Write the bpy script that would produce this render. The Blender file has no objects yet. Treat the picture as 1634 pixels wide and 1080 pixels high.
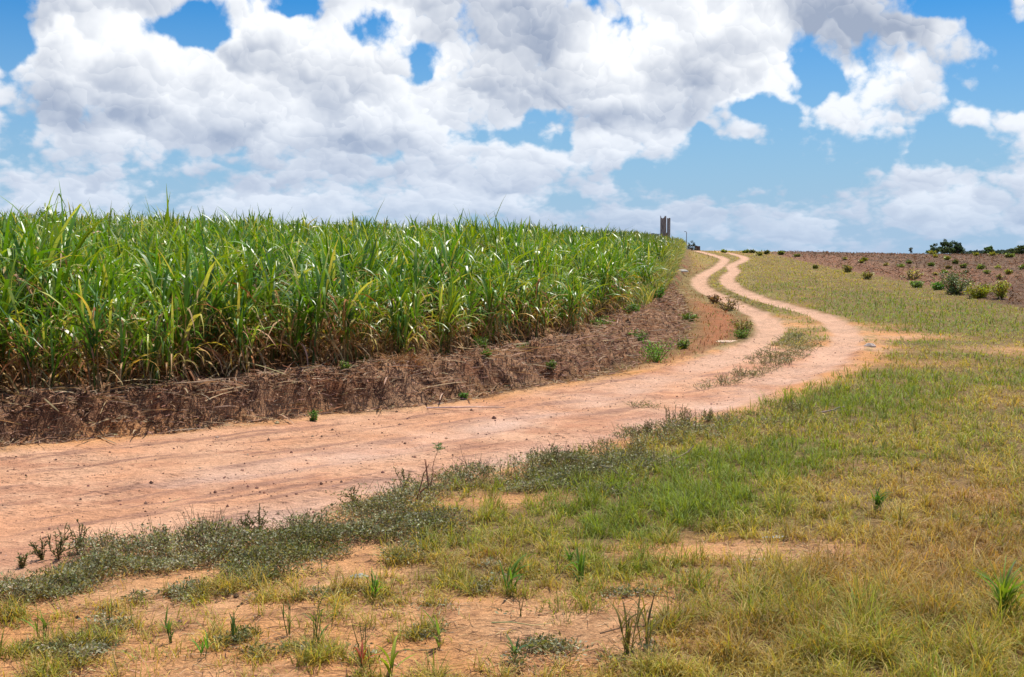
import bpy, math, random
import numpy as np

PI = math.pi
rng = np.random.default_rng(11)
random.seed(11)
scene = bpy.context.scene
COL = scene.collection

# ------------------------------------------------------------------ camera
F = 1900.0; CX = 817.0; CY = 540.0; W = 1634.0; HH = 1080.0
HOR = 405.0; CAMZ = 1.8
PITCH = math.atan((CY - HOR) / F)
cam_d = bpy.data.cameras.new("camera")
cam = bpy.data.objects.new("camera", cam_d); COL.objects.link(cam)
cam.location = (0, 0, CAMZ)
cam.rotation_euler = (PI / 2 - PITCH, 0, 0)
cam_d.sensor_width = 36.0; cam_d.lens = F / W * 36.0
cam_d.clip_start = 0.1; cam_d.clip_end = 6000
scene.camera = cam

# ------------------------------------------------------------------ light and exposure
SUN_EL = math.radians(64); SUN_AZ = math.radians(28)     # azimuth clockwise from +Y (the view)
sun_dir = (math.cos(SUN_EL) * math.sin(SUN_AZ), math.cos(SUN_EL) * math.cos(SUN_AZ), math.sin(SUN_EL))
sd = bpy.data.lights.new("sun", 'SUN'); sd.energy = 4.6; sd.angle = math.radians(0.5); sd.color = (1.0, 0.955, 0.88)
so = bpy.data.objects.new("sun", sd); COL.objects.link(so)
from mathutils import Vector, Matrix, Quaternion
so.rotation_euler = Vector(sun_dir).to_track_quat('Z', 'Y').to_euler()
vs = scene.view_settings
vs.view_transform = 'Standard'; vs.look = 'None'; vs.exposure = 0.18; vs.gamma = 1.0; vs.use_curve_mapping = False
scene.render.engine = 'CYCLES'
cy = scene.cycles
cy.max_bounces = 6; cy.diffuse_bounces = 3; cy.glossy_bounces = 2; cy.transmission_bounces = 3; cy.transparent_max_bounces = 4
cy.use_denoising = True; cy.caustics_reflective = False; cy.caustics_refractive = False
cy.use_adaptive_sampling = True; cy.adaptive_threshold = 0.02

# ------------------------------------------------------------------ node helpers
class NT:
    def __init__(self, tree): self.t = tree; self.n = tree.nodes; self.l = tree.links
    def node(self, typ, **kw):
        nd = self.n.new(typ)
        for k, v in kw.items(): setattr(nd, k, v)
        return nd
    def put(self, inp, v):
        if hasattr(v, 'is_output') or isinstance(v, bpy.types.NodeSocket): self.l.new(v, inp)
        else: inp.default_value = v
    def m(self, op, a, b=None, c=None, clamp=False):
        nd = self.n.new('ShaderNodeMath'); nd.operation = op; nd.use_clamp = clamp
        self.put(nd.inputs[0], a)
        if b is not None: self.put(nd.inputs[1], b)
        if c is not None: self.put(nd.inputs[2], c)
        return nd.outputs[0]
    def vm(self, op, a, b=None):
        nd = self.n.new('ShaderNodeVectorMath'); nd.operation = op
        self.put(nd.inputs[0], a)
        if b is not None: self.put(nd.inputs[1], b)
        return nd.outputs[0]
    def comb(self, x, y, z):
        nd = self.n.new('ShaderNodeCombineXYZ')
        for i, v in enumerate((x, y, z)): self.put(nd.inputs[i], v)
        return nd.outputs[0]
    def sep(self, v):
        nd = self.n.new('ShaderNodeSeparateXYZ'); self.put(nd.inputs[0], v); return nd.outputs
    def mapr(self, v, a, b, c=0.0, d=1.0, smooth=True):
        nd = self.n.new('ShaderNodeMapRange'); nd.interpolation_type = 'SMOOTHSTEP' if smooth else 'LINEAR'
        nd.clamp = True
        self.put(nd.inputs[0], v)
        for i, q in enumerate((a, b, c, d)): self.put(nd.inputs[1 + i], q)
        return nd.outputs[0]
    def mix(self, f, a, b, mode='MIX'):
        nd = self.n.new('ShaderNodeMix'); nd.data_type = 'RGBA'; nd.blend_type = mode
        self.put(nd.inputs[0], f); self.put(nd.inputs[6], a); self.put(nd.inputs[7], b)
        return nd.outputs[2]
    def noise(self, vec, scale, detail=4, rough=0.5, dist=0.0):
        nd = self.n.new('ShaderNodeTexNoise'); nd.noise_dimensions = '3D'
        self.put(nd.inputs['Vector'], vec)
        nd.inputs['Scale'].default_value = scale; nd.inputs['Detail'].default_value = detail
        nd.inputs['Roughness'].default_value = rough; nd.inputs['Distortion'].default_value = dist
        return nd.outputs['Fac']

# ------------------------------------------------------------------ world: Nishita sky with procedural cumulus
# coverage (0 blue .. 9 cloud) and light (0 grey .. 9 white): rows from high to low above the horizon
def seg(t): return [tuple(int(q) for q in p.split(':')) for p in t.split()]
COV = [seg(t) for t in (
 "0:5 60:9 380:9 440:2 520:5 620:9 1300:7 1440:3 1600:7",
 "0:3 30:5 58:9 290:5 372:9 440:1 525:7 560:7 600:9 1310:8 1400:6 1450:2 1600:7",
 "0:2 20:3 55:9 262:2 300:1 385:9 482:5 505:8 540:5 620:6 650:8 715:9 1490:8 1545:2 1600:3 1625:6",
 "0:1 52:9 555:6 600:5 640:4 700:9 1250:8 1570:8 1612:2",
 "0:9 25:7 55:9 630:5 655:4 700:9 1270:5 1285:1 1325:7 1345:9 1540:6 1575:7 1610:2",
 "0:9 690:9 1255:5 1270:0 1300:5 1325:8 1350:9 1500:7 1570:3 1600:3",
 "0:9 135:4 165:9 820:8 845:3 885:6 905:9 1150:6 1170:1 1290:5 1305:9 1460:8 1485:9 1570:6 1590:9",
 "0:9 780:6 800:5 835:3 885:8 1100:4 1120:3 1150:8 1222:1 1300:5 1370:7 1460:5 1550:6 1590:8",
 "0:8 560:7 600:8 870:9 1090:4 1120:2 1200:4 1222:2 1300:5 1350:5 1380:5 1510:6",
 "0:8 620:7 700:8 890:8 1000:4 1060:2 1195:3 1208:7 1262:4 1350:6 1390:7 1500:7 1560:7",
 "0:8 860:7 900:6 1060:6 1250:7 1400:8",
 "0:8 700:7 1000:7 1200:7",
 "0:7 800:6")]
LIT = [seg(t) for t in (
 "0:6 60:8 700:7 1000:8 1150:6",
 "0:6 60:8 260:7 400:8 600:7 700:6 980:8 1150:6 1250:5 1400:6 1600:8",
 "0:6 60:8 200:9 300:9 480:9 560:8 640:7 720:6 920:9 1160:7 1250:5 1320:4 1460:6 1480:9",
 "0:7 60:8 300:7 450:8 560:8 640:8 700:9 760:6 880:6 930:9 1000:7 1180:7 1300:6 1330:5 1450:7 1500:9",
 "0:9 40:7 60:8 150:7 250:7 430:8 500:7 620:8 700:9 740:6 900:6 930:9 1010:6 1140:9 1270:8 1330:9 1450:7 1520:8",
 "0:8 60:6 240:7 300:8 400:7 560:8 700:7 760:5 900:7 930:9 1010:7 1040:6 1140:9 1240:8 1310:9 1420:6 1500:7 1540:9",
 "0:7 60:4 230:6 260:7 330:8 500:7 640:8 740:6 900:5 1130:6 1150:8 1310:9 1400:6 1485:9",
 "0:7 160:8 290:6 320:5 420:6 440:8 490:5 620:6 640:8 780:8 890:9 1060:8 1160:9 1240:7 1500:7",
 "0:7 190:8 300:6 460:6 600:7 700:8 860:8 1040:7 1300:7",
 "0:7 300:6 450:7 620:6 700:7 880:6 1000:6 1210:9 1260:7 1500:8",
 "0:7 900:6 1300:7", "0:7 700:6", "0:6")]
def look(sg, x):
    v = sg[0][1]
    for a_, b_ in sg:
        if x >= a_: v = b_
    return v
PY_TOP, PY_STEP = -16.0, 34.0
world = bpy.data.worlds.new("World"); scene.world = world; world.use_nodes = True
wt = world.node_tree; wt.nodes.clear(); N = NT(wt)
out = N.node('ShaderNodeOutputWorld'); bg = N.node('ShaderNodeBackground')
bg.inputs[1].default_value = 0.10
wt.links.new(bg.outputs[0], out.inputs[0])
tc = N.node('ShaderNodeTexCoord').outputs['Generated']
dirv = N.vm('NORMALIZE', tc)
sky = N.node('ShaderNodeTexSky', sky_type='NISHITA')
sky.sun_disc = False; sky.sun_elevation = SUN_EL; sky.sun_rotation = SUN_AZ
sky.air_density = 1.0; sky.dust_density = 0.6; sky.ozone_density = 2.5; sky.altitude = 100

g = bpy.data.node_groups.new("cloud_density", 'ShaderNodeTree')
g.interface.new_socket("Dir", in_out='INPUT', socket_type='NodeSocketVector')
for nm in ("Density", "Light", "Detail"): g.interface.new_socket(nm, in_out='OUTPUT', socket_type='NodeSocketFloat')
G = NT(g); gi = G.node('NodeGroupInput'); go = G.node('NodeGroupOutput')
D = gi.outputs[0]
wob = G.n.new('ShaderNodeTexNoise'); wob.inputs['Scale'].default_value = 18; wob.inputs['Detail'].default_value = 4
G.put(wob.inputs['Vector'], D)
wv = G.vm('SCALE', G.vm('SUBTRACT', wob.outputs['Color'], (0.5, 0.5, 0.5)))
wv.node.inputs['Scale'].default_value = 0.040
Dw = G.vm('ADD', D, wv)
x, y, z = G.sep(Dw)
yc = G.m('MAXIMUM', y, 0.35)
u = G.m('DIVIDE', x, yc); v = G.m('DIVIDE', z, yc)
uf = G.m('MULTIPLY_ADD', u, F / W, 0.5, clamp=True)
vpx = G.m('MULTIPLY_ADD', v, -F, HOR)
rowf = G.m('DIVIDE', G.m('SUBTRACT', vpx, PY_TOP), PY_STEP)
nrows = len(COV); ncol = 30
acc = None
NC = 30
halfsel = G.m('GREATER_THAN', uf, 0.5)
ufl = G.m('MULTIPLY', uf, 2.0, clamp=True); ufr = G.m('MULTIPLY_ADD', uf, 2.0, -1.0, clamp=True)
for r in range(nrows):
    pair = []
    for hf_ in (0, 1):
        rp = G.node('ShaderNodeValToRGB'); cr = rp.color_ramp; cr.interpolation = 'EASE'
        while len(cr.elements) > 1: cr.elements.remove(cr.elements[0])
        for i in range(NC):
            f = i / (NC - 1); xq = (f * 0.5 + 0.5 * hf_) * 1634
            cv = sum(look(COV[r], xq + o_) for o_ in (-20, 0, 20)) / 27; lv = sum(look(LIT[r], xq + o_) for o_ in (-30, -10, 10, 30)) / 36
            e = cr.elements[0] if i == 0 else cr.elements.new(f)
            e.position = f; e.color = (cv, lv, 0, 1)
        G.put(rp.inputs[0], ufl if hf_ == 0 else ufr); pair.append(rp.outputs[0])
    both = G.mix(halfsel, pair[0], pair[1])
    if acc is None: acc = both
    else: acc = G.mix(G.mapr(rowf, r - 1.0, float(r)), acc, both)
sc_ = G.node('ShaderNodeSeparateColor'); G.put(sc_.inputs[0], acc)
cov, lit = sc_.outputs[0], sc_.outputs[1]
side = G.m('MINIMUM', G.mapr(y, 0.45, 0.8), G.mapr(vpx, -260.0, -40.0))
cov = G.m('ADD', G.m('MULTIPLY', cov, side), G.m('MULTIPLY', G.m('SUBTRACT', 1.0, side), 0.62))
lit = G.m('ADD', G.m('MULTIPLY', lit, side), G.m('MULTIPLY', G.m('SUBTRACT', 1.0, side), 0.7))
xs, ys, zs = G.sep(D)
zl = G.m('MULTIPLY', G.m('LOGARITHM', G.m('MAXIMUM', G.m('ADD', zs, 0.09), 0.01), math.e), 0.25)
Dz = G.comb(xs, ys, zl)
wn = G.n.new('ShaderNodeTexNoise'); wn.inputs['Scale'].default_value = 26; wn.inputs['Detail'].default_value = 3; wn.inputs['Roughness'].default_value = 0.6
G.put(wn.inputs['Vector'], Dz)
wv2 = G.vm('SCALE', G.vm('SUBTRACT', wn.outputs['Color'], (0.5, 0.5, 0.5))); wv2.node.inputs['Scale'].default_value = 0.055
Dp = G.vm('ADD', Dz, wv2)
puffs = None; lights = None
for sc0, wd_, wl_ in ((12.0, 0.46, 0.62), (27.0, 0.36, 0.42), (64.0, 0.22, 0.22)):
    vo = G.n.new('ShaderNodeTexVoronoi')
    if sc0 < 60: vo.feature = 'SMOOTH_F1'; vo.inputs['Smoothness'].default_value = 0.28
    vo.inputs['Randomness'].default_value = 1.0; vo.inputs['Scale'].default_value = sc0; G.put(vo.inputs['Vector'], Dp)
    pf = G.m('MULTIPLY', G.m('SUBTRACT', 0.48, vo.outputs['Distance']), wd_)
    dv = G.vm('SUBTRACT', Dp, vo.outputs['Position'])
    dot = G.n.new('ShaderNodeVectorMath'); dot.operation = 'DOT_PRODUCT'; G.put(dot.inputs[0], dv); dot.inputs[1].default_value = (0.35 * sc0 * wl_, 0.0, 0.95 * sc0 * wl_)
    lt = G.m('MULTIPLY', dot.outputs['Value'], G.mapr(vo.outputs['Distance'], 0.2, 0.9, 1.3, 0.4))
    puffs = pf if puffs is None else G.m('ADD', puffs, pf); lights = lt if lights is None else G.m('ADD', lights, lt)
n1 = G.noise(Dz, 10.0, 8, 0.62, 0.0)
det = G.m('ADD', G.m('MULTIPLY', G.m('SUBTRACT', n1, 0.5), 1.7), puffs)
dens = G.m('ADD', G.m('MULTIPLY_ADD', cov, 1.3, -0.33), G.m('MULTIPLY', det, 1.3))
G.put(go.inputs[0], dens); G.put(go.inputs[1], lit); G.put(go.inputs[2], lights)

dirz0 = N.sep(dirv)[2]
c0 = N.node('ShaderNodeGroup'); c0.node_tree = g; N.put(c0.inputs[0], dirv); c0 = c0.outputs
alpha = N.m('MULTIPLY', N.mapr(c0[0], 0.35, 0.72), N.mapr(dirz0, 0.0, 0.06, 0.75, 1.0))
edge = N.mapr(c0[0], 0.55, 1.25, 0.06, -0.04)
L = N.m('ADD', N.m('MULTIPLY_ADD', c0[1], 1.75, -0.80), N.m('ADD', N.m('MULTIPLY', c0[2], 1.0), edge))
L = N.mapr(L, -0.10, 1.0, 0.0, 1.0, smooth=False)
ccol = N.mix(L, (3.2, 3.8, 5.0, 1), (9.0, 9.2, 9.5, 1))
dz = N.sep(dirv)[2]
# air near the horizon: pale blue veil in front of the far clouds
veil = N.mapr(dz, 0.0, 0.15, 0.60, 0.0, smooth=False)
ccol = N.mix(veil, ccol, (4.2, 5.4, 7.4, 1))
hsv = N.node('ShaderNodeHueSaturation'); hsv.inputs['Saturation'].default_value = 1.2; hsv.inputs['Value'].default_value = 1.0
N.put(hsv.inputs['Color'], sky.outputs[0])
deep = N.mix(1.0, hsv.outputs[0], (0.22, 0.66, 0.96, 1), 'MULTIPLY')
base = N.mix(N.mapr(dz, 0.02, 0.20, 0.95, 0.0, smooth=False), deep, (3.5, 5.0, 6.8, 1))
fin = N.mix(alpha, base, ccol)
N.put(bg.inputs[0], fin)

# ------------------------------------------------------------------ numpy noise
_P = rng.permutation(512).astype(np.int64); _P = np.concatenate([_P, _P, _P])
_GA = rng.uniform(0, 2 * PI, 512); _GX = np.cos(_GA); _GY = np.sin(_GA)
def perlin(x, y):
    xi = np.floor(x).astype(np.int64); yi = np.floor(y).astype(np.int64)
    xf = x - xi; yf = y - yi; xi &= 511; yi &= 511
    u = xf * xf * xf * (xf * (xf * 6 - 15) + 10); v = yf * yf * yf * (yf * (yf * 6 - 15) + 10)
    def gr(ix, iy, dx, dy):
        h = _P[_P[ix & 511] + (iy & 511)]; return _GX[h] * dx + _GY[h] * dy
    a = gr(xi, yi, xf, yf); b = gr(xi + 1, yi, xf - 1, yf)
    c = gr(xi, yi + 1, xf, yf - 1); d = gr(xi + 1, yi + 1, xf - 1, yf - 1)
    return (a + (b - a) * u) * (1 - v) + (c + (d - c) * u) * v
def fbm(x, y, octv=4, gain=0.5, seed=0.0):
    s = 0; a = 1.0; x = x + seed * 17.3; y = y + seed * 9.1
    for i in range(octv):
        s = s + a * perlin(x, y); a *= gain; x = x * 2.03 + 5.1; y = y * 2.03 + 1.7
    return s
def sstep(a, b, x):
    t = np.clip((x - a) / (b - a), 0, 1); return t * t * (3 - 2 * t)

# ------------------------------------------------------------------ terrain
GY = np.array([-50, 0, 18, 25, 35, 52, 80, 120, 200, 400, 1600.0])
GZ = np.array([0, 0, 0.0, 0.08, 0.30, 0.80, 1.25, 1.62, 1.72, 1.5, 0.3])
_yy = np.linspace(-50, 1600, 6601)
_zz = np.interp(_yy, GY, GZ)
_k = np.exp(-np.linspace(-2, 2, 41) ** 2); _k /= _k.sum()
_zz[20:-20] = np.convolve(_zz, _k, 'same')[20:-20]
def base_h(x, y):
    z = np.interp(y, _yy, _zz)
    hill = 0.50 * np.exp(-((x - 18) / 18.0) ** 2) * sstep(60, 120, y) * (1 - sstep(150, 330, y))
    return z + hill

def proj(x, y, z):
    c, s = math.cos(PITCH), math.sin(PITCH)
    dz = z - CAMZ
    dep = np.maximum(y * c - dz * s, 0.5); up = y * s + dz * c
    return CX + F * x / dep, CY - F * up / dep
def unproj(px, py, off=0.0, hf=base_h):
    c, s = math.cos(PITCH), math.sin(PITCH)
    dx = (px - CX) / F; uy = (CY - py) / F
    d = np.array([dx, c + uy * s, -s + uy * c]); t = 1.5
    while t < 170:
        p = d * t
        if CAMZ + p[2] <= hf(np.array(p[0]), np.array(p[1])) + off: break
        t *= 1.004
    lo, hi = t / 1.004, t
    for _ in range(8):
        m_ = 0.5 * (lo + hi); p = d * m_
        if CAMZ + p[2] <= hf(np.array(p[0]), np.array(p[1])) + off: hi = m_
        else: lo = m_
    p = d * hi
    return float(p[0]), float(p[1])
def uline(pts, off=0.0): return np.array([unproj(a, b, off) for a, b in pts])
def smooth_line(P, n=8):
    P = np.asarray(P); Q = np.vstack([2 * P[0] - P[1], P, 2 * P[-1] - P[-2]]); out = []
    for i in range(1, len(Q) - 2):
        for t in np.linspace(0, 1, n, endpoint=False):
            a, b, c, d = Q[i - 1], Q[i], Q[i + 1], Q[i + 2]
            out.append(0.5 * (2 * b + (c - a) * t + (2 * a - 5 * b + 4 * c - d) * t * t + (3 * b - a - 3 * c + d) * t ** 3))
    out.append(Q[-2]); return np.array(out)
def line_dist(x, y, L_, signed=False):
    best = np.full(x.shape, 1e9); sg = np.ones(x.shape); arc = np.zeros(x.shape); acc_ = 0.0
    for i in range(len(L_) - 1):
        a = L_[i]; b = L_[i + 1]; d = b - a; n = math.hypot(*d)
        if n < 1e-6: continue
        px = x - a[0]; py = y - a[1]
        t = np.clip((px * d[0] + py * d[1]) / (n * n), 0, 1)
        dd = (px - t * d[0]) ** 2 + (py - t * d[1]) ** 2
        m = dd < best
        best = np.where(m, dd, best); arc = np.where(m, acc_ + t * n, arc)
        if signed: sg = np.where(m, np.sign(d[0] * py - d[1] * px + 1e-12), sg)
        acc_ += n
    best = np.sqrt(best)
    return (best * sg if signed else best), arc

TOE = uline([(0, 715), (150, 700), (300, 685), (480, 665), (700, 645), (800, 626), (900, 610), (980, 592), (1050, 563), (1088, 530), (1092, 500), (1083, 470), (1090, 447), (1100, 430)])
EDGE = np.array([unproj(a_, b_, o_) for a_, b_, o_ in [(0, 634, .38), (200, 622, .39), (400, 602, .41), (560, 588, .42), (700, 571, .43), (800, 557, .44), (900, 537, .44), (960, 514, .44), (1030, 476, .40)]])
def extend(L_, tail):
    d = L_[0] - L_[6]; d = d / np.linalg.norm(d)
    return np.vstack([[L_[0] + d * 60], L_, tail])
TOE = extend(smooth_line(TOE, 4), [[11.2, 75.0], [14.6, 100.0], [17, 115], [22, 150.0], [60, 300]])
EDGE = extend(smooth_line(EDGE, 4), [[5.6, 45], [8.2, 62.0], [11.0, 80.0], [14.0, 100.0], [16.4, 115.0], [21, 150.0], [58, 300]])
TL = smooth_line(np.vstack([uline([(300, 770), (500, 740), (700, 700), (950, 640), (1080, 600), (1150, 575), (1205, 550), (1230, 530), (1222, 512), (1195, 495), (1160, 480), (1130, 466), (1116, 452), (1122, 440), (1138, 431), (1150, 423)]), [[14.9, 84], [16.4, 100], [17.8, 115], [21, 150]]]), 6)
TR = smooth_line(np.vstack([uline([(400, 850), (600, 790), (900, 715), (1080, 665), (1200, 625), (1290, 590), (1335, 562), (1352, 540), (1335, 518), (1300, 502), (1250, 488), (1200, 473), (1170, 458), (1160, 445), (1172, 433), (1168, 424)]), [[16.4, 84], [18.4, 100], [19.6, 115], [23, 150]]]), 6)
FIELD = np.vstack([[[130, 400]], uline([(1222, 403), (1262, 413), (1330, 428), (1430, 447), (1500, 462), (1560, 478), (1634, 492)]), [[18, 29], [26, 25], [60, 15], [300, 0]]])
ROADP = uline([(-900, 775), (0, 722), (150, 705), (300, 690), (480, 670), (700, 651), (800, 633), (900, 616), (1000, 600), (1080, 580), (1160, 556), (1205, 552), (1290, 556), (1345, 550), (1395, 552), (1370, 580), (1300, 610), (1200, 650), (1120, 670), (1040, 692), (960, 718), (860, 742), (700, 768), (620, 790), (540, 815), (480, 850), (400, 864), (250, 880), (120, 900), (0, 925), (-900, 1075)])
def poly_sd(x, y, P):
    d, _ = line_dist(x, y, np.vstack([P, P[:1]]))
    ins = np.zeros(x.shape, bool); n = len(P)
    for i in range(n):
        x1, y1 = P[i]; x2, y2 = P[(i + 1) % n]
        if y1 == y2: continue
        c = ((y1 > y) != (y2 > y)) & (x < (x2 - x1) * (y - y1) / (y2 - y1) + x1)
        ins ^= c
    return np.where(ins, d, -d)

def fields(x, y):
    """everything the ground knows about a point"""
    r = {}
    de, arc = line_dist(x, y, EDGE, True); dt, _ = line_dist(x, y, TOE, True)
    r['de'] = de; r['dt'] = dt; r['arc'] = arc
    r['tl'] = line_dist(x, y, TL)[0]; r['tr'] = line_dist(x, y, TR)[0]
    r['fd'] = line_dist(x, y, FIELD, True)[0]
    far_ = (y > 235)
    r['road'] = poly_sd(x, y, ROADP)
    return r
def height(x, y, r=None):
    x = np.asarray(x, float); y = np.asarray(y, float)
    shp = x.shape; x = x.ravel(); y = y.ravel()
    if r is None: r = fields(x, y)
    z = base_h(x, y)
    de, dt = r['de'], r['dt']
    wob_ = fbm(x * 0.9, y * 0.9, 3, seed=3) * 0.22
    t = np.clip(dt / np.maximum(dt - np.minimum(de, 0), 1e-3), 0, 1)
    t = np.where(de > 0, 1.0, np.where(dt < 0, 0.0, t))
    amp = (0.31 + 0.06 * sstep(-3.8, -2.0, x)) * (1 - 0.35 * sstep(40, 70, y))
    tb = np.clip(t + wob_ * 4 * t * (1 - t), 0, 1)
    prof = sstep(-0.05, 0.58, tb) + 0.16 * np.exp(-((t - 0.62) / 0.16) ** 2)
    z = z + amp * prof * (1 + 0.25 * wob_)
    z = z + (0.95 + 0.12 * sstep(0, -14, x)) * (1 - np.exp(-np.maximum(de, 0) / 13.0)) * (1 - 0.6 * sstep(45, 90, y))
    onb = sstep(0, 0.12, t) * (1 - 0.6 * sstep(0, 1.0, de))
    cl = fbm(x * 4.4, y * 4.4, 5, 0.62, seed=5); cl = np.where(cl > 0, cl * 1.1, cl * 0.7)
    z = z + onb * (0.15 * cl + 0.05 * np.abs(fbm(x * 2.1, y * 2.1, 2, seed=8)))
    # tyre ruts
    near = (r['road'] > -0.3) | (r['tl'] < 1.2) | (r['tr'] < 1.2)
    for k in ('tl', 'tr'):
        d = r[k]; z = z + np.where(y > 13, 0.6, 0.35) * (-0.045 * np.exp(-(d / 0.24) ** 2) + 0.035 * np.exp(-((d - 0.42) / 0.13) ** 2))
    # ploughed field clods
    f = sstep(-0.3, 0.8, r['fd'])
    z = z + f * (0.06 * fbm(x * 1.6, y * 1.6, 3, 0.6, seed=2) + 0.03)
    rest = (1 - onb) * (1 - f)
    rd = sstep(-0.1, 0.4, r['road'])
    z = z + rest * ((1 - rd) * 0.030 * fbm(x * 1.4, y * 1.4, 4, 0.55, seed=1) + (0.004 + 0.006 * (1 - rd)) * fbm(x * 9, y * 9, 3, 0.6, seed=7) + rd * (0.016 * fbm(x * 1.7, y * 1.7, 3, seed=6) + 0.012 * fbm((x + y) * 1.2, (y - x) * 7, 4, 0.6, seed=17) + 0.03 * sstep(1.2, 0.1, -r['dt']) * fbm(x * 3, y * 6, 3, 0.6, seed=19)))
    return z.reshape(shp)

# ------------------------------------------------------------------ layout of bare soil and greens (photo read as a map)
def gsum(px, py, L_):
    s = np.zeros(px.shape)
    for cx_, cy_, rx, ry, a in L_: s = s + a * np.exp(-((px - cx_) / rx) ** 2 - ((py - cy_) / ry) ** 2)
    return s
BARE = [(1290, 515, 60, 22, 0.8), (1330, 560, 50, 30, 1.0), (1235, 520, 30, 12, 0.9), (1250, 600, 80, 15, 0.8), (760, 985, 260, 48, 1.5), (900, 1030, 200, 40, 1.0), (120, 1000, 260, 38, 1.3), (330, 1060, 500, 40, 0.7), (1080, 880, 180, 24, 1.2), (1300, 885, 110, 16, 0.7),
        (1120, 935, 130, 26, 0.8), (1030, 965, 90, 40, 0.8), (810, 800, 110, 18, 1.3), (690, 1050, 300, 30, 1.0), (1440, 536, 90, 7, 1.0), (1600, 560, 100, 10, 0.6), (1480, 578, 80, 5, 0.6),
        (1390, 545, 60, 28, 0.8), (1190, 405, 60, 5, 0.4), (1560, 792, 50, 10, 0.6), (1350, 735, 120, 16, 0.35)]
GREEN = [(1150, 745, 170, 45, 1.0), (1080, 810, 170, 32, 1.1), (1290, 640, 150, 26, 1.1), (1350, 520, 200, 60, 0.25), (1440, 640, 130, 20, 0.7), (1440, 493, 130, 18, 1.3), (1560, 520, 140, 16, 1.0), (1500, 600, 260, 18, 0.5),
         (1250, 460, 80, 14, 0.7), (1380, 470, 60, 8, .6), (1230, 582, 50, 9, 1.2), (1200, 600, 40, 6, .8), (1470, 720, 100, 20, 0.35), (1620, 760, 60, 60, 0.6), (1610, 1000, 60, 50, 0.5), (1250, 950, 60, 30, 0.2), (640, 870, 160, 25, 0.5), (1010, 860, 80, 14, 0.7)]
RED = [(1480, 1010, 260, 70, 0.7), (1600, 900, 90, 60, 0.5), (1560, 800, 130, 45, 0.8), (1450, 900, 200, 60, 0.6), (1300, 960, 200, 60, 0.5), (1300, 760, 150, 20, 0.5), (1600, 640, 200, 20, 0.45), (1450, 575, 200, 14, 0.6), (1120, 1040, 150, 40, 0.7), (760, 900, 160, 25, .6), (1560, 880, 120, 40, 0.8)]
WEED = [(60, 940, 130, 25, 1.0), (200, 905, 130, 25, 1.1), (330, 885, 120, 24, 1.1), (450, 870, 110, 24, 1.1), (560, 860, 110, 30, 1.1), (600, 815, 90, 22, 1.3), (680, 850, 90, 26, 0.9), (650, 795, 60, 14, 1.0),
        (750, 765, 60, 12, 1.2), (830, 772, 90, 16, 1.1), (900, 745, 80, 16, 1.0), (960, 755, 100, 22, 1.2), (1060, 700, 90, 16, 1.2), (1110, 688, 60, 10, 1.0), (1000, 735, 90, 20, 1.0), (1190, 680, 90, 9, 1.0), (1270, 660, 80, 10, .9),
        (940, 790, 110, 10, 0.8), (370, 905, 200, 20, 0.5), (0, 960, 100, 18, 0.9),
        (1265, 552, 52, 24, 1.35), (1232, 580, 52, 13, 1.25), (1195, 602, 40, 7, 1.1), (1140, 618, 40, 4, 1.0), (1165, 467, 10, 10, 0.9), (1185, 480, 22, 7, 0.9), (1215, 490, 22, 6, 0.8), (1026, 652, 24, 4, 1.3), (1130, 620, 30, 4, 0.6), (1200, 603, 30, 6, 0.8), (1155, 615, 20, 5, .7),
        (640, 905, 120, 14, 0.6), (430, 920, 100, 14, .5)]
def layout(x, y, z):
    px, py = proj(x, y, z)
    n = fbm(x * 0.55, y * 0.55, 4, 0.6, seed=4); n2 = fbm(x * 2.2, y * 2.2, 3, 0.6, seed=9)
    r = {'px': px, 'py': py, 'n': n, 'n2': n2}
    r['bare'] = gsum(px, py, BARE); r['green'] = gsum(px, py, GREEN); r['red'] = gsum(px, py, RED)
    r['weed'] = gsum(px, py, WEED) * np.where(np.abs(px - CX) < 900, 1, 0.3)
    return r

# ------------------------------------------------------------------ ground mesh: one height field, split where the kind of ground changes
def steps(a, b, s0, gr):
    o = [a]; s = s0
    while o[-1] < b: o.append(o[-1] + s); s *= (1 + gr)
    return o
ys_ = steps(3.2, 11, 0.034, 0.0); ys_ += steps(ys_[-1] + 0.04, 60, 0.045, 0.0055)[0:]; ys_ += steps(ys_[-1] + 0.4, 1600, 0.4, 0.025)
yb = [-40, -25, -15, -8, -4, -1, 0.5, 1.5, 2.2, 2.7, 3.0]
ys_ = np.array(yb + ys_)
xp = steps(0, 5, 0.038, 0.0); xp += steps(xp[-1] + 0.04, 60, 0.042, 0.0085); xp += steps(xp[-1] + 0.6, 1600, 0.7, 0.05)
xp = np.array(xp); xs_ = np.concatenate([-xp[:0:-1], xp])
X, Y = np.meshgrid(xs_, ys_); nx, ny = len(xs_), len(ys_)
Xf, Yf = X.ravel(), Y.ravel()
R = fields(Xf, Yf)
Zf = height(Xf, Yf, R)
LY = layout(Xf, Yf, base_h(Xf, Yf))
print("ground verts", len(Xf))
def C3(*c): return np.array(c, float)
def lerp(a, b, t): return a + (b - a) * t[:, None]
n_a = fbm(Xf * 0.8, Yf * 0.8, 4, seed=12); n_b = fbm(Xf * 4, Yf * 4, 4, 0.6, seed=13); n_c = fbm(Xf * 0.25, Yf * 1.3, 3, seed=14)
jit = 0.25 * n_a + 0.12 * n_b
sand = C3(0.64, 0.30, 0.115); soil = np.tile(sand, (len(Xf), 1))
soil = lerp(soil, C3(0.66, 0.37, 0.19), np.clip(0.5 + 1.2 * n_a, 0, 1))
soil = lerp(soil, C3(0.40, 0.20, 0.12), sstep(0.1, 0.6, n_b + 0.5 * n_a) * 0.6)
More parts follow.
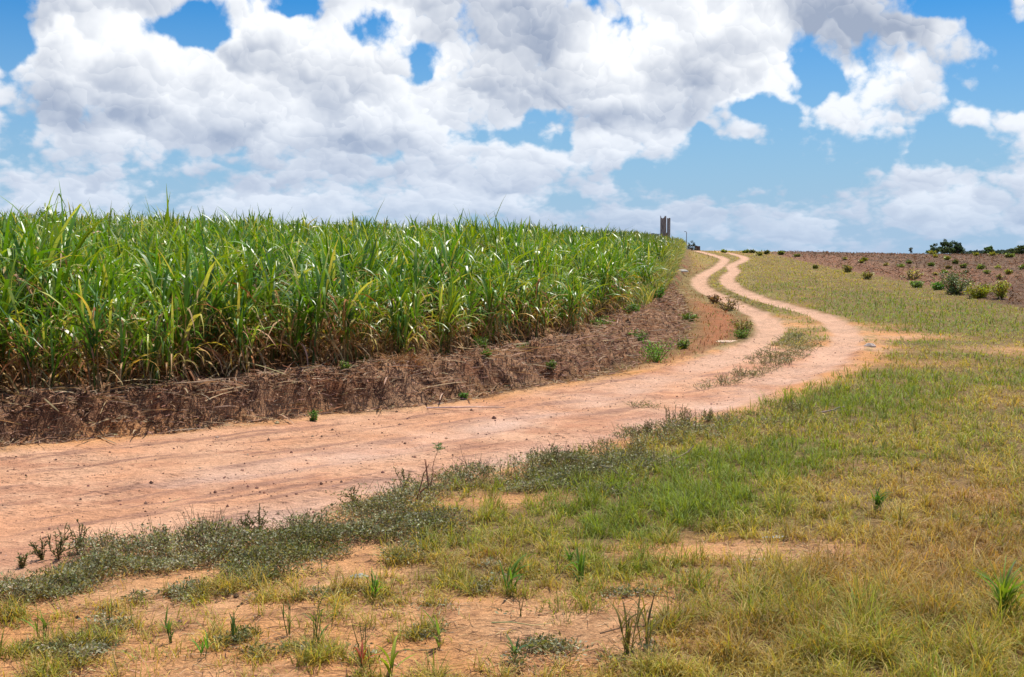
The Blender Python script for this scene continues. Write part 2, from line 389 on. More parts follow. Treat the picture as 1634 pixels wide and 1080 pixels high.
# under grass: litter and thatch, darkened to paint shade between the blades
gcov = np.clip(1.15 - LY['bare'] + 0.5 * LY['n'], 0, 1) * sstep(0.0, 0.5, -R['road'] + 0.5 * jit)
gcov *= sstep(560, 760, LY['px'] + 0 * Xf + 300 * LY['n']) * (1 - 0) + 0
soil = lerp(soil, C3(0.15, 0.115, 0.04), gcov * 0.85)
soil = lerp(soil, C3(0.36, 0.17, 0.07), (1 - gcov) * sstep(0.0, 0.5, n_b + n_a) * sstep(850, 930, LY['py']) * 0.6)
soil = lerp(soil, C3(0.42, 0.20, 0.07), np.clip(LY['red'], 0, 1) * 0.35 * gcov)
# road
rdm = sstep(-0.12, 0.30, R['road'] + 0.8 * jit * 0.5)
roadc = lerp(np.tile(C3(0.62, 0.305, 0.165), (len(Xf), 1)), C3(0.67, 0.375, 0.225), np.clip(0.5 + 1.5 * n_a, 0, 1))
n_s = fbm((Xf + Yf) * 0.5 * 0.7, (Yf - Xf) * 4.5 * 0.7, 5, 0.62, seed=17)
roadc = lerp(roadc, C3(0.46, 0.205, 0.115), sstep(0.0, 0.4, n_c + 0.5 * n_b) * 0.6)
roadc = lerp(roadc, C3(0.34, 0.175, 0.115), sstep(0.08, 0.45, n_s) * 0.8)
lane = np.maximum(np.exp(-(R['tl'] / 0.35) ** 2), np.exp(-(R['tr'] / 0.35) ** 2))
roadc = lerp(roadc, C3(0.68, 0.43, 0.31), lane * 0.8 * (0.6 + n_a))
roadc = lerp(roadc, C3(0.64, 0.36, 0.18), sstep(20, 27, Yf) * 0.7)
soil = lerp(soil, roadc, rdm)
# reddish strip of dried weeds between bank and far track
dry = sstep(0.0, 0.8, -R['dt'] + 0.6 * jit) * sstep(0.05, 0.5, R['tl'] - 0.45 + 0.5 * jit) * (1 - sstep(0, 0.4, R['road'] + 0.5 * jit)) * (LY['px'] < 1215) * (Yf > 19) * (Yf < 130)
leftof = line_dist(Xf, Yf, TL, True)[0] > 0
dry = dry * leftof
soil = lerp(soil, C3(0.40, 0.150, 0.065), dry * (0.9 - 0.35 * sstep(0, 0.5, n_a)))
soil = lerp(soil, C3(0.30, 0.25, 0.08), dry * sstep(58, 75, Yf) * 0.7)
mid = (R['road'] < 0.1) * (R['tl'] < 2.2) * (R['tr'] < 2.2) * (Yf > 20)
soil = lerp(soil, C3(0.33, 0.25, 0.10), mid * sstep(-0.1, 0.4, n_b + n_a) * 0.6)
# tracks
tr_h = 0.20 + 0.10 * n_a
trk = np.maximum(1 - sstep(tr_h, tr_h + 0.22, R['tl']), 1 - sstep(tr_h, tr_h + 0.22, R['tr'])) * sstep(13, 22, Yf)
trk = np.maximum(trk, (Yf > 66) * (Xf > 15) * (Xf < 24) * 0.0)
soil = lerp(soil, C3(0.68, 0.40, 0.26), trk * 0.9)
# bank and cane field
bt = sstep(-0.05, 0.15, R['dt'] + 0.35 * jit)
bankc = lerp(np.tile(C3(0.29, 0.145, 0.075), (len(Xf), 1)), C3(0.44, 0.245, 0.135), sstep(-0.1, 0.6, n_a + 0.7 * n_b))
bankc = lerp(bankc, C3(0.30, 0.085, 0.035), sstep(0.15, 0.5, -n_a) * sstep(0.6, 0.0, R['dt']) * 0.8)
bankc = lerp(bankc, C3(0.10, 0.05, 0.035), sstep(0.0, 0.4, -n_b) * 0.7)
bankc = lerp(bankc, C3(0.20, 0.20, 0.06), sstep(28, 45, Yf) * sstep(-0.2, 0.3, n_a) * 0.6)
soil = lerp(soil, bankc, bt)
# ploughed field
fm = sstep(-0.25, 0.35, R['fd'] + 1.2 * jit)
fc = lerp(np.tile(C3(0.150, 0.085, 0.050), (len(Xf), 1)), C3(0.24, 0.140, 0.080), sstep(-0.2, 0.5, fbm(Xf * 0.35, Yf * 0.2, 4, seed=21)))
fc = lerp(fc, C3(0.30, 0.145, 0.08), sstep(0.0, 0.5, fbm(Xf * 0.1, Yf * 0.06, 3, seed=22) + 0.35 * sstep(10, 0, R['fd'])) * 0.7)
soil = lerp(soil, fc, fm)
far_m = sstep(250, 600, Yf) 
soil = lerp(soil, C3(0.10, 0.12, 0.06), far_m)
rough = np.clip(bt * 1.0 + fm * 1.0 + 0.25 + 0.25 * (1 - rdm), 0, 1)

def new_mesh(name, V, Fq, mat, attrs=None, smooth=True):
    """V (n,3); Fq (m,4) or (m,3) int"""
    me = bpy.data.meshes.new(name)
    V = np.ascontiguousarray(V, np.float32); k = Fq.shape[1]
    me.vertices.add(len(V)); me.vertices.foreach_set('co', V.ravel())
    me.loops.add(Fq.size); me.loops.foreach_set('vertex_index', np.ascontiguousarray(Fq, np.int32).ravel())
    me.polygons.add(len(Fq)); me.polygons.foreach_set('loop_start', np.arange(0, Fq.size, k, dtype=np.int32))
    me.polygons.foreach_set('use_smooth', np.full(len(Fq), smooth, bool))
    if attrs:
        for an, a in attrs.items():
            at = me.attributes.new(an, 'FLOAT_COLOR', 'POINT')
            c = np.ones((len(V), 4), np.float32); c[:, :a.shape[1]] = a
            at.data.foreach_set('color', c.ravel())
    me.update(); me.validate()
    if mat: me.materials.append(mat)
    return me
def link(name, me, parent=None, loc=None):
    o = bpy.data.objects.new(name, me); COL.objects.link(o)
    if parent is not None: o.parent = parent
    if loc is not None: o.location = loc
    return o
def tag(o, label=None, cat=None, group=None, kind=None):
    if label: o['label'] = label
    if cat: o['category'] = cat
    if group: o['group'] = group
    if kind: o['kind'] = kind
    return o
def empty(name, loc, rz=0.0, sc=1.0):
    o = bpy.data.objects.new(name, None); COL.objects.link(o); o.empty_display_size = 0.2
    o.location = loc; o.rotation_euler = (0, 0, rz); o.scale = (sc, sc, sc); return o

# ------------------------------------------------------------------ materials
def mat_ground():
    m = bpy.data.materials.new("soil"); m.use_nodes = True; t = m.node_tree; t.nodes.clear(); M = NT(t)
    o = M.node('ShaderNodeOutputMaterial'); b = M.node('ShaderNodeBsdfPrincipled')
    t.links.new(b.outputs[0], o.inputs[0]); b.inputs['Roughness'].default_value = 0.95; b.inputs['Specular IOR Level'].default_value = 0.15
    a = M.node('ShaderNodeAttribute', attribute_name='col'); r = M.node('ShaderNodeAttribute', attribute_name='rgh')
    P = M.node('ShaderNodeTexCoord').outputs['Object']
    ro = M.sep(r.outputs['Color'])[0]
    nA = M.noise(P, 9, 6, 0.65); nB = M.noise(P, 60, 5, 0.7); nC = M.noise(P, 1.6, 5, 0.6)
    mod = M.m('ADD', M.mapr(nA, 0.25, 0.75, 0.80, 1.16, False), M.mapr(nB, 0.3, 0.7, -0.16, 0.16, False))
    mod = M.m('MULTIPLY', mod, M.mapr(nC, 0.3, 0.7, 0.88, 1.10, False))
    rr = M.mapr(nB, 0.35, 0.65, 0.5, 1.5, False)
    amt = M.m('MULTIPLY', ro, 0.75)
    modr = M.m('ADD', M.m('MULTIPLY', mod, M.m('SUBTRACT', 1.0, amt)), M.m('MULTIPLY', M.m('MULTIPLY', mod, rr), amt))
    c = M.mix(1.0, a.outputs['Color'], M.comb(modr, modr, modr), 'MULTIPLY')
    # scattered dark crumbs and small stones
    v = M.n.new('ShaderNodeTexVoronoi'); v.inputs['Scale'].default_value = 22; M.put(v.inputs['Vector'], P)
    vs_ = M.sep(v.outputs['Color'])[0]
    crumb = M.m('MULTIPLY', M.mapr(v.outputs['Distance'], 0.10, 0.2, 1.0, 0.0), M.mapr(vs_, 0.80, 0.84))
    crumb = M.m('MULTIPLY', crumb, M.mapr(M.noise(P, 0.9, 3, .6), 0.42, 0.62))
    c = M.mix(M.m('MULTIPLY', crumb, 0.75), c, (0.12, 0.06, 0.045, 1))
    fl = M.noise(M.vm('MULTIPLY', P, (10.0, 34.0, 10.0)), 1.0, 5, 0.7, 0.4)
    fl2 = M.m('MULTIPLY', M.mapr(fl, 0.565, 0.66), M.mapr(M.noise(P, 0.7, 4, .6), 0.40, 0.60))
    c = M.mix(M.m('MULTIPLY', fl2, 0.7), c, (0.20, 0.09, 0.06, 1))
    M.put(b.inputs['Base Color'], c)
    bp = M.node('ShaderNodeBump'); bp.inputs['Strength'].default_value = 1.0
    h = M.m('ADD', M.m('MULTIPLY', nA, M.m('MULTIPLY_ADD', ro, 0.055, 0.012)), M.m('MULTIPLY', nB, M.m('MULTIPLY_ADD', ro, 0.016, 0.007)))
    # short drag marks along the road
    st = M.noise(M.vm('MULTIPLY', P, (2.2, 9.0, 2.0)), 2.0, 5, 0.6, 0.6)
    h = M.m('ADD', h, M.m('MULTIPLY', st, 0.035))
    h = M.m('ADD', h, M.m('MULTIPLY', crumb, 0.008)); h = M.m('SUBTRACT', h, M.m('MULTIPLY', fl2, 0.012))
    M.put(bp.inputs['Height'], h); bp.inputs['Distance'].default_value = 1.0
    M.put(b.inputs['Normal'], bp.outputs[0])
    return m
def mat_leaf(name, attr=True, color=(0.1, 0.2, 0.03), rough=0.45, spec=0.5, trans=0.35, var=0.3, scale=8.0, tint=(1.5, 1.4, 0.5)):
    m = bpy.data.materials.new(name); m.use_nodes = True; t = m.node_tree; t.nodes.clear(); M = NT(t)
    o = M.node('ShaderNodeOutputMaterial'); b = M.node('ShaderNodeBsdfPrincipled')
    b.inputs['Roughness'].default_value = rough; b.inputs['Specular IOR Level'].default_value = spec
    if attr: c = M.node('ShaderNodeAttribute', attribute_name='col').outputs['Color']
    else: c = color + (1,) if len(color) == 3 else color
    P = M.node('ShaderNodeTexCoord').outputs['Object']
    n = M.mapr(M.noise(P, scale, 4, 0.6), 0.3, 0.7, 1 - var, 1 + var, False)
    oi = M.node('ShaderNodeObjectInfo').outputs['Random']
    n = M.m('MULTIPLY', n, M.mapr(oi, 0.0, 1.0, 0.88, 1.12, False))
    c2 = M.mix(1.0, c, M.comb(n, n, n), 'MULTIPLY')
    M.put(b.inputs['Base Color'], c2)
    if trans > 0:
        tr = M.node('ShaderNodeBsdfTranslucent'); M.put(tr.inputs[0], M.mix(1.0, c2, tint + (1,), 'MULTIPLY'))
        mx = M.node('ShaderNodeMixShader'); mx.inputs[0].default_value = trans
        t.links.new(b.outputs[0], mx.inputs[1]); t.links.new(tr.outputs[0], mx.inputs[2]); t.links.new(mx.outputs[0], o.inputs[0])
    else: t.links.new(b.outputs[0], o.inputs[0])
    return m
def mat_plain(name, color, rough=0.85, var=0.25, scale=4.0, second=None, bump=0.0, vertical=False):
    m = bpy.data.materials.new(name); m.use_nodes = True; t = m.node_tree; b = t.nodes['Principled BSDF']; M = NT(t)
    P = M.node('ShaderNodeTexCoord').outputs['Object']
    if vertical: P = M.vm('MULTIPLY', P, (3.0, 3.0, 0.6))
    n = M.noise(P, scale, 6, 0.65); f = M.mapr(n, 0.3, 0.7, 0, 1, False)
    c = M.mix(f, tuple(q * (1 - var) for q in color) + (1,), (tuple(second) if second else tuple(min(1, q * (1 + var)) for q in color)) + (1,))
    M.put(b.inputs['Base Color'], c); b.inputs['Roughness'].default_value = rough
    if bump:
        bp = M.node('ShaderNodeBump'); bp.inputs['Strength'].default_value = bump; bp.inputs['Distance'].default_value = 0.05
        M.put(bp.inputs['Height'], n); M.put(b.inputs['Normal'], bp.outputs[0])
    return m
M_SOIL = mat_ground()
M_CANE = mat_leaf("cane_leaf", rough=0.38, spec=0.55, trans=0.30, var=0.25, scale=5)
M_GRASS = mat_leaf("grass_blade", rough=0.6, spec=0.3, trans=0.35, var=0.2, scale=3)
M_DRY = mat_leaf("dry_leaf", rough=0.8, spec=0.2, trans=0.2, var=0.3, scale=9, tint=(1.2, 1.0, 0.7))
M_WEED = mat_leaf("weed_leaf", rough=0.55, spec=0.35, trans=0.25, var=0.3, scale=14)
M_STICK = mat_leaf("stick_bark", rough=0.85, spec=0.2, trans=0.0, var=0.35, scale=20)
M_TREE = mat_leaf("tree_leaf", rough=0.6, spec=0.3, trans=0.25, var=0.3, scale=1.5)

# ------------------------------------------------------------------ ground objects
I = (np.arange(ny - 1)[:, None] * nx + np.arange(nx - 1)[None, :]).ravel()
Q = np.stack([I, I + 1, I + 1 + nx, I + nx], 1)
cen = lambda a: a[Q].mean(1)
cdt, cde, cfd, crd = cen(R['dt']), cen(R['de']), cen(R['fd']), cen(R['road'])
ctl, ctr, cyy = cen(R['tl']), cen(R['tr']), cen(Yf)
kind = np.zeros(len(Q), int)
kind[(crd > 0) | (((ctl < 0.36) | (ctr < 0.36)) & (cyy > 12) & (cyy < 165))] = 1
kind[cfd > 0] = 2
kind[cdt > 0] = 3
kind[cde > 0] = 4
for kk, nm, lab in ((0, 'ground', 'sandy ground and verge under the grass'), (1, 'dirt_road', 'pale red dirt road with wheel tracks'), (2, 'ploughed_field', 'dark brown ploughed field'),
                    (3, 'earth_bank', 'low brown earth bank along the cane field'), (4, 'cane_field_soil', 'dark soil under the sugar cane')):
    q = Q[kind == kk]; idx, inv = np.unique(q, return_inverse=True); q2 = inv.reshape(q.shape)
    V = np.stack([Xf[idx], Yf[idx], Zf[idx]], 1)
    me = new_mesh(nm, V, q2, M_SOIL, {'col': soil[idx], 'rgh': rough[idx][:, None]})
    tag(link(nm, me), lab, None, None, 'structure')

# ------------------------------------------------------------------ blade builder
def blades(root, az, length, width, th0, th1, col, nseg=4, power=1.3, tip=0.0, twist=0.0, base_w=0.6, col_tip=None, kink=None):
    """arching strips; root (n,3); angles from vertical. returns V, F, C"""
    n = len(root); az = np.broadcast_to(az, n); length = np.broadcast_to(length, n); width = np.broadcast_to(width, n)
    th0 = np.broadcast_to(th0, n); th1 = np.broadcast_to(th1, n); twist = np.broadcast_to(twist, n)
    T = np.linspace(0, 1, nseg + 1)
    pos = np.array(root, float); V = np.zeros((n, nseg + 1, 2, 3)); C = np.zeros((n, nseg + 1, 2, 3))
    for i, t in enumerate(T):
        th = th0 + (th1 - th0) * t ** power
        if kink is not None: th = th + np.where(t > kink[0], kink[1], 0)
        if i > 0:
            seg = length / nseg
            tm = t - 0.5 / nseg; thm = th0 + (th1 - th0) * tm ** power
            if kink is not None: thm = thm + np.where(tm > kink[0], kink[1], 0)
            pos = pos + np.stack([np.sin(thm) * np.cos(az) * seg, np.sin(thm) * np.sin(az) * seg, np.cos(thm) * seg], 1)
        side_ = np.stack([-np.sin(az), np.cos(az), np.zeros(n)], 1)
        nrm = np.stack([np.cos(th) * np.cos(az), np.cos(th) * np.sin(az), -np.sin(th)], 1)
        tw = twist * t
        wv_ = side_ * np.cos(tw)[:, None] + nrm * np.sin(tw)[:, None]
        prof = (base_w + (1 - base_w) * min(1, t * 3)) * (1 - max(0, (t - 0.35) / 0.65) ** 1.6 * (1 - tip))
        w = wv_ * (width * 0.5 * max(prof, 0.03))[:, None]
        V[:, i, 0] = pos - w; V[:, i, 1] = pos + w
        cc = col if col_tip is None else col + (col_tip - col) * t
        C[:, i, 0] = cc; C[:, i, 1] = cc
    k = (nseg + 1) * 2
    b = (np.arange(n) * k)[:, None]
    Fs = []
    for i in range(nseg): Fs.append(b + np.array([2 * i, 2 * i + 1, 2 * i + 3, 2 * i + 2]))
    return V.reshape(-1, 3), np.stack(Fs, 1).reshape(-1, 4), C.reshape(-1, 3)
def cat(parts):
    Vs, Fs, Cs, o = [], [], [], 0
    for V, F_, C in parts:
        Vs.append(V); Fs.append(F_ + o); Cs.append(C); o += len(V)
    return np.vstack(Vs), np.vstack(Fs), np.vstack(Cs)
def jitc(c, n, r, amt=0.2, hue=0.08):
    c = np.tile(np.array(c, float), (n, 1)) if np.ndim(c) == 1 else np.array(c, float)
    return np.clip(c * (1 + amt * r.standard_normal((n, 1))) * (1 + hue * r.standard_normal((n, 3))), 0.004, 0.9)
def tubes(P0, P1, r0, r1, col, sides=5):
    """straight tapering tubes; P0,P1 (n,3)"""
    n = len(P0); d = P1 - P0; d = d / np.maximum(np.linalg.norm(d, axis=1, keepdims=True), 1e-9)
    ref = np.where(np.abs(d[:, 2:3]) > 0.9, np.array([[1.0, 0, 0]]), np.array([[0, 0, 1.0]]))
    a = np.cross(d, ref); a /= np.linalg.norm(a, axis=1, keepdims=True); b = np.cross(d, a)
    ang = np.linspace(0, 2 * PI, sides, endpoint=False)
    ring = a[:, None] * np.cos(ang)[None, :, None] + b[:, None] * np.sin(ang)[None, :, None]
    V = np.concatenate([P0[:, None] + ring * np.reshape(r0, (-1, 1, 1)), P1[:, None] + ring * np.reshape(r1, (-1, 1, 1))], 1)
    k = 2 * sides; base = (np.arange(n) * k)[:, None, None]
    f = np.array([[i, (i + 1) % sides, sides + (i + 1) % sides, sides + i] for i in range(sides)])
    Fq = (base + f[None]).reshape(-1, 4)
    C = np.repeat(np.broadcast_to(col, (n, 3))[:, None], k, 1).reshape(-1, 3)
    return V.reshape(-1, 3), Fq, C
def leafcards(P, size, r, col, up=0.5, asp=0.5):
    """small rhombic leaves at points P with random direction"""
    n = len(P); d = r.standard_normal((n, 3)); d[:, 2] = np.abs(d[:, 2]) * up; d /= np.linalg.norm(d, axis=1, keepdims=True)
    nr = r.standard_normal((n, 3)); nr[:, 2] += 1.2; s = np.cross(d, nr); s /= np.maximum(np.linalg.norm(s, axis=1, keepdims=True), 1e-6)
    nn = np.cross(s, d)
    L_ = np.reshape(size, (-1, 1)) * np.ones((n, 1))
    V = np.stack([P, P + d * L_ * 0.5 + s * L_ * asp * 0.5 + nn * L_ * 0.06, P + d * L_, P + d * L_ * 0.5 - s * L_ * asp * 0.5 + nn * L_ * 0.06], 1)
    Fq = (np.arange(n) * 4)[:, None] + np.arange(4)[None]
    return V.reshape(-1, 3), Fq, np.repeat(col, 4, 0)

# ------------------------------------------------------------------ sugar cane
DEG = PI / 180
def cane(P, r, nsh, nleaf, ndry, nseg, wmul=1.0, hscale=None, dry_amt=None):
    """stools standing at P (n,3): returns green leaves, dry leaves, stems"""
    n = len(P); hs_ = np.ones(n) if hscale is None else hscale
    sp = np.repeat(P, nsh, 0); m = len(sp); hsc = np.repeat(hs_, nsh)
    oa = r.uniform(0, 2 * PI, m); orr = r.uniform(0.02, 0.20, m)
    base = sp + np.stack([np.cos(oa) * orr, np.sin(oa) * orr, np.zeros(m) - 0.02], 1)
    lean = r.uniform(0, 0.22, m); hs = r.uniform(0.22, 0.90, m) * hsc
    top = base + np.stack([np.cos(oa) * np.sin(lean) * hs, np.sin(oa) * np.sin(lean) * hs, np.cos(lean) * hs], 1)
    tint = r.uniform(0, 1, m)
    gcol = np.where(tint[:, None] < 0.55, C3(0.085, 0.205, 0.012), np.where(tint[:, None] < 0.85, C3(0.165, 0.27, 0.016), C3(0.055, 0.150, 0.030)))
    # green leaves: inner ones upright, outer ones arching over
    lb = np.repeat(np.arange(m), nleaf); L_ = len(lb); q = np.tile(np.linspace(0, 1, nleaf), m) + r.uniform(-.08, .08, L_)
    q = np.clip(q, 0, 1)
    hh = 0.45 + 0.62 * q
    root = base[lb] + (top[lb] - base[lb]) * hh[:, None]
    az = oa[lb] + (np.tile(np.arange(nleaf), m) % 2) * PI + r.normal(0, 0.75, L_)
    th0 = (38 - 32 * q + r.normal(0, 5, L_)) * DEG
    th1 = (168 - 132 * q + r.normal(0, 18, L_)) * DEG
    ln = (0.70 + 0.32 * np.sin(PI * np.clip(q, 0, 1) * 0.9) + r.normal(0, 0.08, L_)) * (0.75 + 0.25 * hsc[lb])
    kd = np.where(r.uniform(0, 1, L_) < 0.42, r.uniform(40, 110, L_) * DEG, 0)
    c = jitc(gcol[lb], L_, r, 0.16, 0.05)
    pale = r.uniform(0, 1, L_) < 0.15
    c[pale] = jitc(C3(0.33, 0.38, 0.11), int(pale.sum()), r, 0.15)  # pale leaf colour paints in highlights on the arching leaves
    low = (q < 0.25) & (r.uniform(0, 1, L_) < 0.5); c[low] = jitc(C3(0.34, 0.27, 0.09), int(low.sum()), r, 0.2)
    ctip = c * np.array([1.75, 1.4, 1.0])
    wd = r.uniform(0.024, 0.048, L_) * wmul
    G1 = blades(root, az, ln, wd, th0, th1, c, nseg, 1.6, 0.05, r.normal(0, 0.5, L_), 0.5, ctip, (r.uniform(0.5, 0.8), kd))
    # dry leaves hanging round the stems
    db = np.repeat(np.arange(m), ndry); K = len(db)
    qq = r.uniform(0.15, 1.25, K); root = base[db] + (top[db] - base[db]) * qq[:, None]
    dc = jitc(np.where((r.uniform(0, 1, K) < 0.6)[:, None], C3(0.50, 0.33, 0.16), C3(0.34, 0.155, 0.055)), K, r, 0.25, 0.08)
    D1 = blades(root, r.uniform(0, 2 * PI, K), r.uniform(0.28, 0.72, K) * (0.5 + 0.5 * hsc[db]), r.uniform(0.014, 0.032, K) * wmul,
                r.uniform(25, 90, K) * DEG, r.uniform(150, 185, K) * DEG, dc, max(2, nseg - 2), 0.7, 0.2, r.normal(0, 1.0, K), 0.8)
    sc_ = jitc(np.where((r.uniform(0, 1, m) < 0.5)[:, None], C3(0.36, 0.26, 0.12), C3(0.16, 0.19, 0.05)), m, r, 0.15)
    S1 = tubes(base, top, np.full(m, 0.014 * wmul), np.full(m, 0.010 * wmul), sc_, 5)
    return G1, D1, S1

# stools on a jittered lattice that follows the rows
gx, gy = np.meshgrid(np.arange(-60, 30, 0.58), np.arange(4, 135, 0.62))
px_ = (gx + rng.uniform(-.16, .16, gx.shape)).ravel(); py_ = (gy + rng.uniform(-.16, .16, gx.shape)).ravel()
zb0 = base_h(px_, py_); ipx, ipy = proj(px_, py_, zb0)
sel = (ipx > -230) & (ipx < 1260) & (py_ > 4)
px_, py_ = px_[sel], py_[sel]
dE, _ = line_dist(px_, py_, EDGE, True); dist = np.hypot(px_, py_)
sel = (dE > 0.06) & ((dist < 62) | (dE < 9)) & (dE < 45)
sel &= (dE < 6) | (rng.uniform(0, 1, len(px_)) < 0.72)
sel &= (dist < 45) | (rng.uniform(0, 1, len(px_)) < 0.65)
px_, py_, dE, dist = px_[sel], py_[sel], dE[sel], dist[sel]
pz_ = height(px_, py_)
ipx, _ = proj(px_, py_, pz_)
print("cane stools", len(px_))
P_all = np.stack([px_, py_, pz_], 1)
# height of each stool: patchy, lower along the edge
hsc_all = 0.95 + 0.44 * fbm(px_ * 0.45, py_ * 0.45, 3, seed=31) + 0.10 * rng.standard_normal(len(px_)) - 0.16 * (1 - sstep(0.2, 2.2, dE)) * sstep(9, 13, dist)
hsc_all *= 1 - 0.45 * sstep(55, 110, dist) * (1 - sstep(1.0, 5.0, dE))
hsc_all += 0.18 * np.clip(fbm(px_ * 1.1, py_ * 1.1, 2, seed=33), 0, 1)
inframe = (ipx > -40) & (ipx < 1000)
order = np.argsort(dist + 3.2 * np.maximum(dE - 0.7, 0) + 1000 * (~inframe))
ind = order[:296]; rest = order[296:]
protos = []
for k in range(9):
    r = np.random.default_rng(500 + k)
    G1, D1, S1 = cane(np.zeros((1, 3)), r, int(r.integers(5, 8)), 10, 13, 6)
    protos.append(tuple(new_mesh(nm, V, Fq, mt, {'col': C}) for nm, (V, Fq, C), mt in (('green_leaves', G1, M_CANE), ('dry_leaves', D1, M_DRY), ('stem', S1, M_DRY))))
# order the front row along the edge so that each plant can be named by its place
arc_all = line_dist(px_, py_, EDGE)[1]
rowno = np.floor((dE - 0.15) / 0.62).astype(int)
ordw = lambda n: str(n) + ("th" if 10 <= n % 100 <= 20 else {1: "st", 2: "nd", 3: "rd"}.get(n % 10, "th"))
fr = [i for i in ind if rowno[i] <= 0]; fr.sort(key=lambda i: ipx[i]); fr_no = {i: k + 1 for k, i in enumerate(fr)}
sec = [i for i in ind if rowno[i] == 1]; sec.sort(key=lambda i: ipx[i]); sec_no = {i: k + 1 for k, i in enumerate(sec)}
for i in ind:
    k = int(rng.integers(0, 9)); sc1 = float(np.clip(hsc_all[i], 0.68, 1.4))
    o = empty('sugar_cane_plant', P_all[i], float(rng.uniform(0, 2 * PI)), sc1)
    for nm, me in zip(('green_leaves', 'dry_leaves', 'stem'), protos[k]): link(nm, me, o)
    if i in fr_no: lab = "green cane plant in the front row above the bank, %s from the left" % ordw(fr_no[i]); gp = "front row of sugar cane above the bank"
    elif i in sec_no: lab = "green cane plant in the second row behind the bank, %s from the left" % ordw(sec_no[i]); gp = "second row of sugar cane"
    else:
        s_ = 'left' if ipx[i] < 330 else 'middle' if ipx[i] < 680 else 'right'
        d_ = {'left': 'above the small pale weed on the bank', 'middle': 'above the brown dry tussock on the bank', 'right': 'above the green weeds on the bank'}[s_]
        lab = "cane plant behind the first two rows, " + d_; gp = "sugar cane inside the field, " + s_ + " part"
    tag(o, lab, "sugar cane", gp)
parts = []
dr = dist[rest]
for lo, hi, a in ((0, 24, (6, 9, 7, 5, 1.0)), (24, 40, (5, 8, 2, 4, 1.35)), (40, 70, (5, 6, 1, 3, 2.0)), (70, 200, (4, 6, 1, 3, 3.0))):
    q = rest[(dr >= lo) & (dr < hi)]
    if len(q) == 0: continue
    G1, D1, S1 = cane(P_all[q], rng, a[0], a[1], a[2], a[3], a[4], hsc_all[q])
    Vq = []
    for (V, Fq, C) in (G1, D1, S1): parts.append((V, Fq, C))
    hs = hsc_all[q]
V, Fq, C = cat(parts)
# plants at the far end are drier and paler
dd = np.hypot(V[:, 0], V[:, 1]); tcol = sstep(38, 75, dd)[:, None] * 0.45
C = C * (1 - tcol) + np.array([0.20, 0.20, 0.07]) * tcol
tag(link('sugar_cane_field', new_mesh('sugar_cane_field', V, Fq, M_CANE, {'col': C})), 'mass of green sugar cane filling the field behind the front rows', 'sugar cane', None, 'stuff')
print("cane quads", len(Fq))
# tall dry grass on the bank at the far end of the field
s_ = rng.uniform(0, 1, 26000); yy = 24 + 75 * s_ ** 1.2
ex = np.interp(yy, EDGE[:, 1], EDGE[:, 0]); off = rng.normal(0.0, 1.0, len(yy)); off = -np.abs(off) * 0.8 + 0.45 * (1 - 0.5 * sstep(60, 90, yy))
xx = ex + off
keep = rng.uniform(0, 1, len(yy)) < sstep(24, 38, yy); xx, yy = xx[keep], yy[keep]
zz = height(xx, yy); nT = len(xx); dT = np.hypot(xx, yy)
cT = jitc(np.where((rng.uniform(0, 1, nT) < 0.5)[:, None], C3(0.30, 0.27, 0.10), C3(0.14, 0.19, 0.04)), nT, rng, 0.25)
hT = rng.uniform(0.35, 1.05, nT) * (0.55 + 0.45 * sstep(26, 45, yy)) * (1.15 - 0.6 * sstep(-0.1, 0.8, -line_dist(xx, yy, EDGE, True)[0] * -1 * 0 + (xx - np.interp(yy, EDGE[:, 1], EDGE[:, 0])))) * (1 + 0.3 * fbm(xx, yy, 2, seed=40))
V, Fq, C = blades(np.stack([xx, yy, zz - 0.02], 1), rng.uniform(0, 2 * PI, nT), hT, 0.0009 * dT, rng.uniform(0, .4, nT), rng.uniform(.5, 1.9, nT), cT, 4, 1.6, 0.1, rng.normal(0, .6, nT), .6, cT * 1.3)
tag(link('tall_grass', new_mesh('tall_grass', V, Fq, M_GRASS, {'col': C})), 'tall pale dry grass at the far end of the cane field', 'grass', None, 'stuff')
# ------------------------------------------------------------------ grass and ground cover
def gcands(n, dmin, dmax, p, half=0.56):
    a = rng.uniform(-half, half, n); uu = rng.uniform(0, 1, n); e = 1 - p
    d = (dmin ** e + uu * (dmax ** e - dmin ** e)) ** (1 / e)
    return d * np.sin(a), d * np.cos(a)
x, y = gcands(950000, 3.3, 120, 1.4)
R1 = fields(x, y); z0 = base_h(x, y); LYg = layout(x, y, z0)
lpx, lpy = LYg['px'], LYg['py']
cover = 1.12 - 0.95 * LYg['bare'] + 0.75 * LYg['n'] + 0.35 * LYg['n2'] + 0.3 * LYg['green']
leftf = sstep(520, 860, lpx + 200 * LYg['n'] - 0.9 * (lpy - 900).clip(-400, 0) * -0.0)
low = sstep(900, 960, lpy)
cover = cover * leftf + 1.1 * (1 - leftf) * low * sstep(-0.05, 0.45, LYg['n2'] + 0.4 * LYg['n']) + 0.08 * (1 - leftf) * low * (LYg['n2'] > -0.35) + 0.5 * (LYg['n2'] > -.1) * np.exp(-((lpx - 560) / 260) ** 2 - ((lpy - 930) / 45) ** 2) 
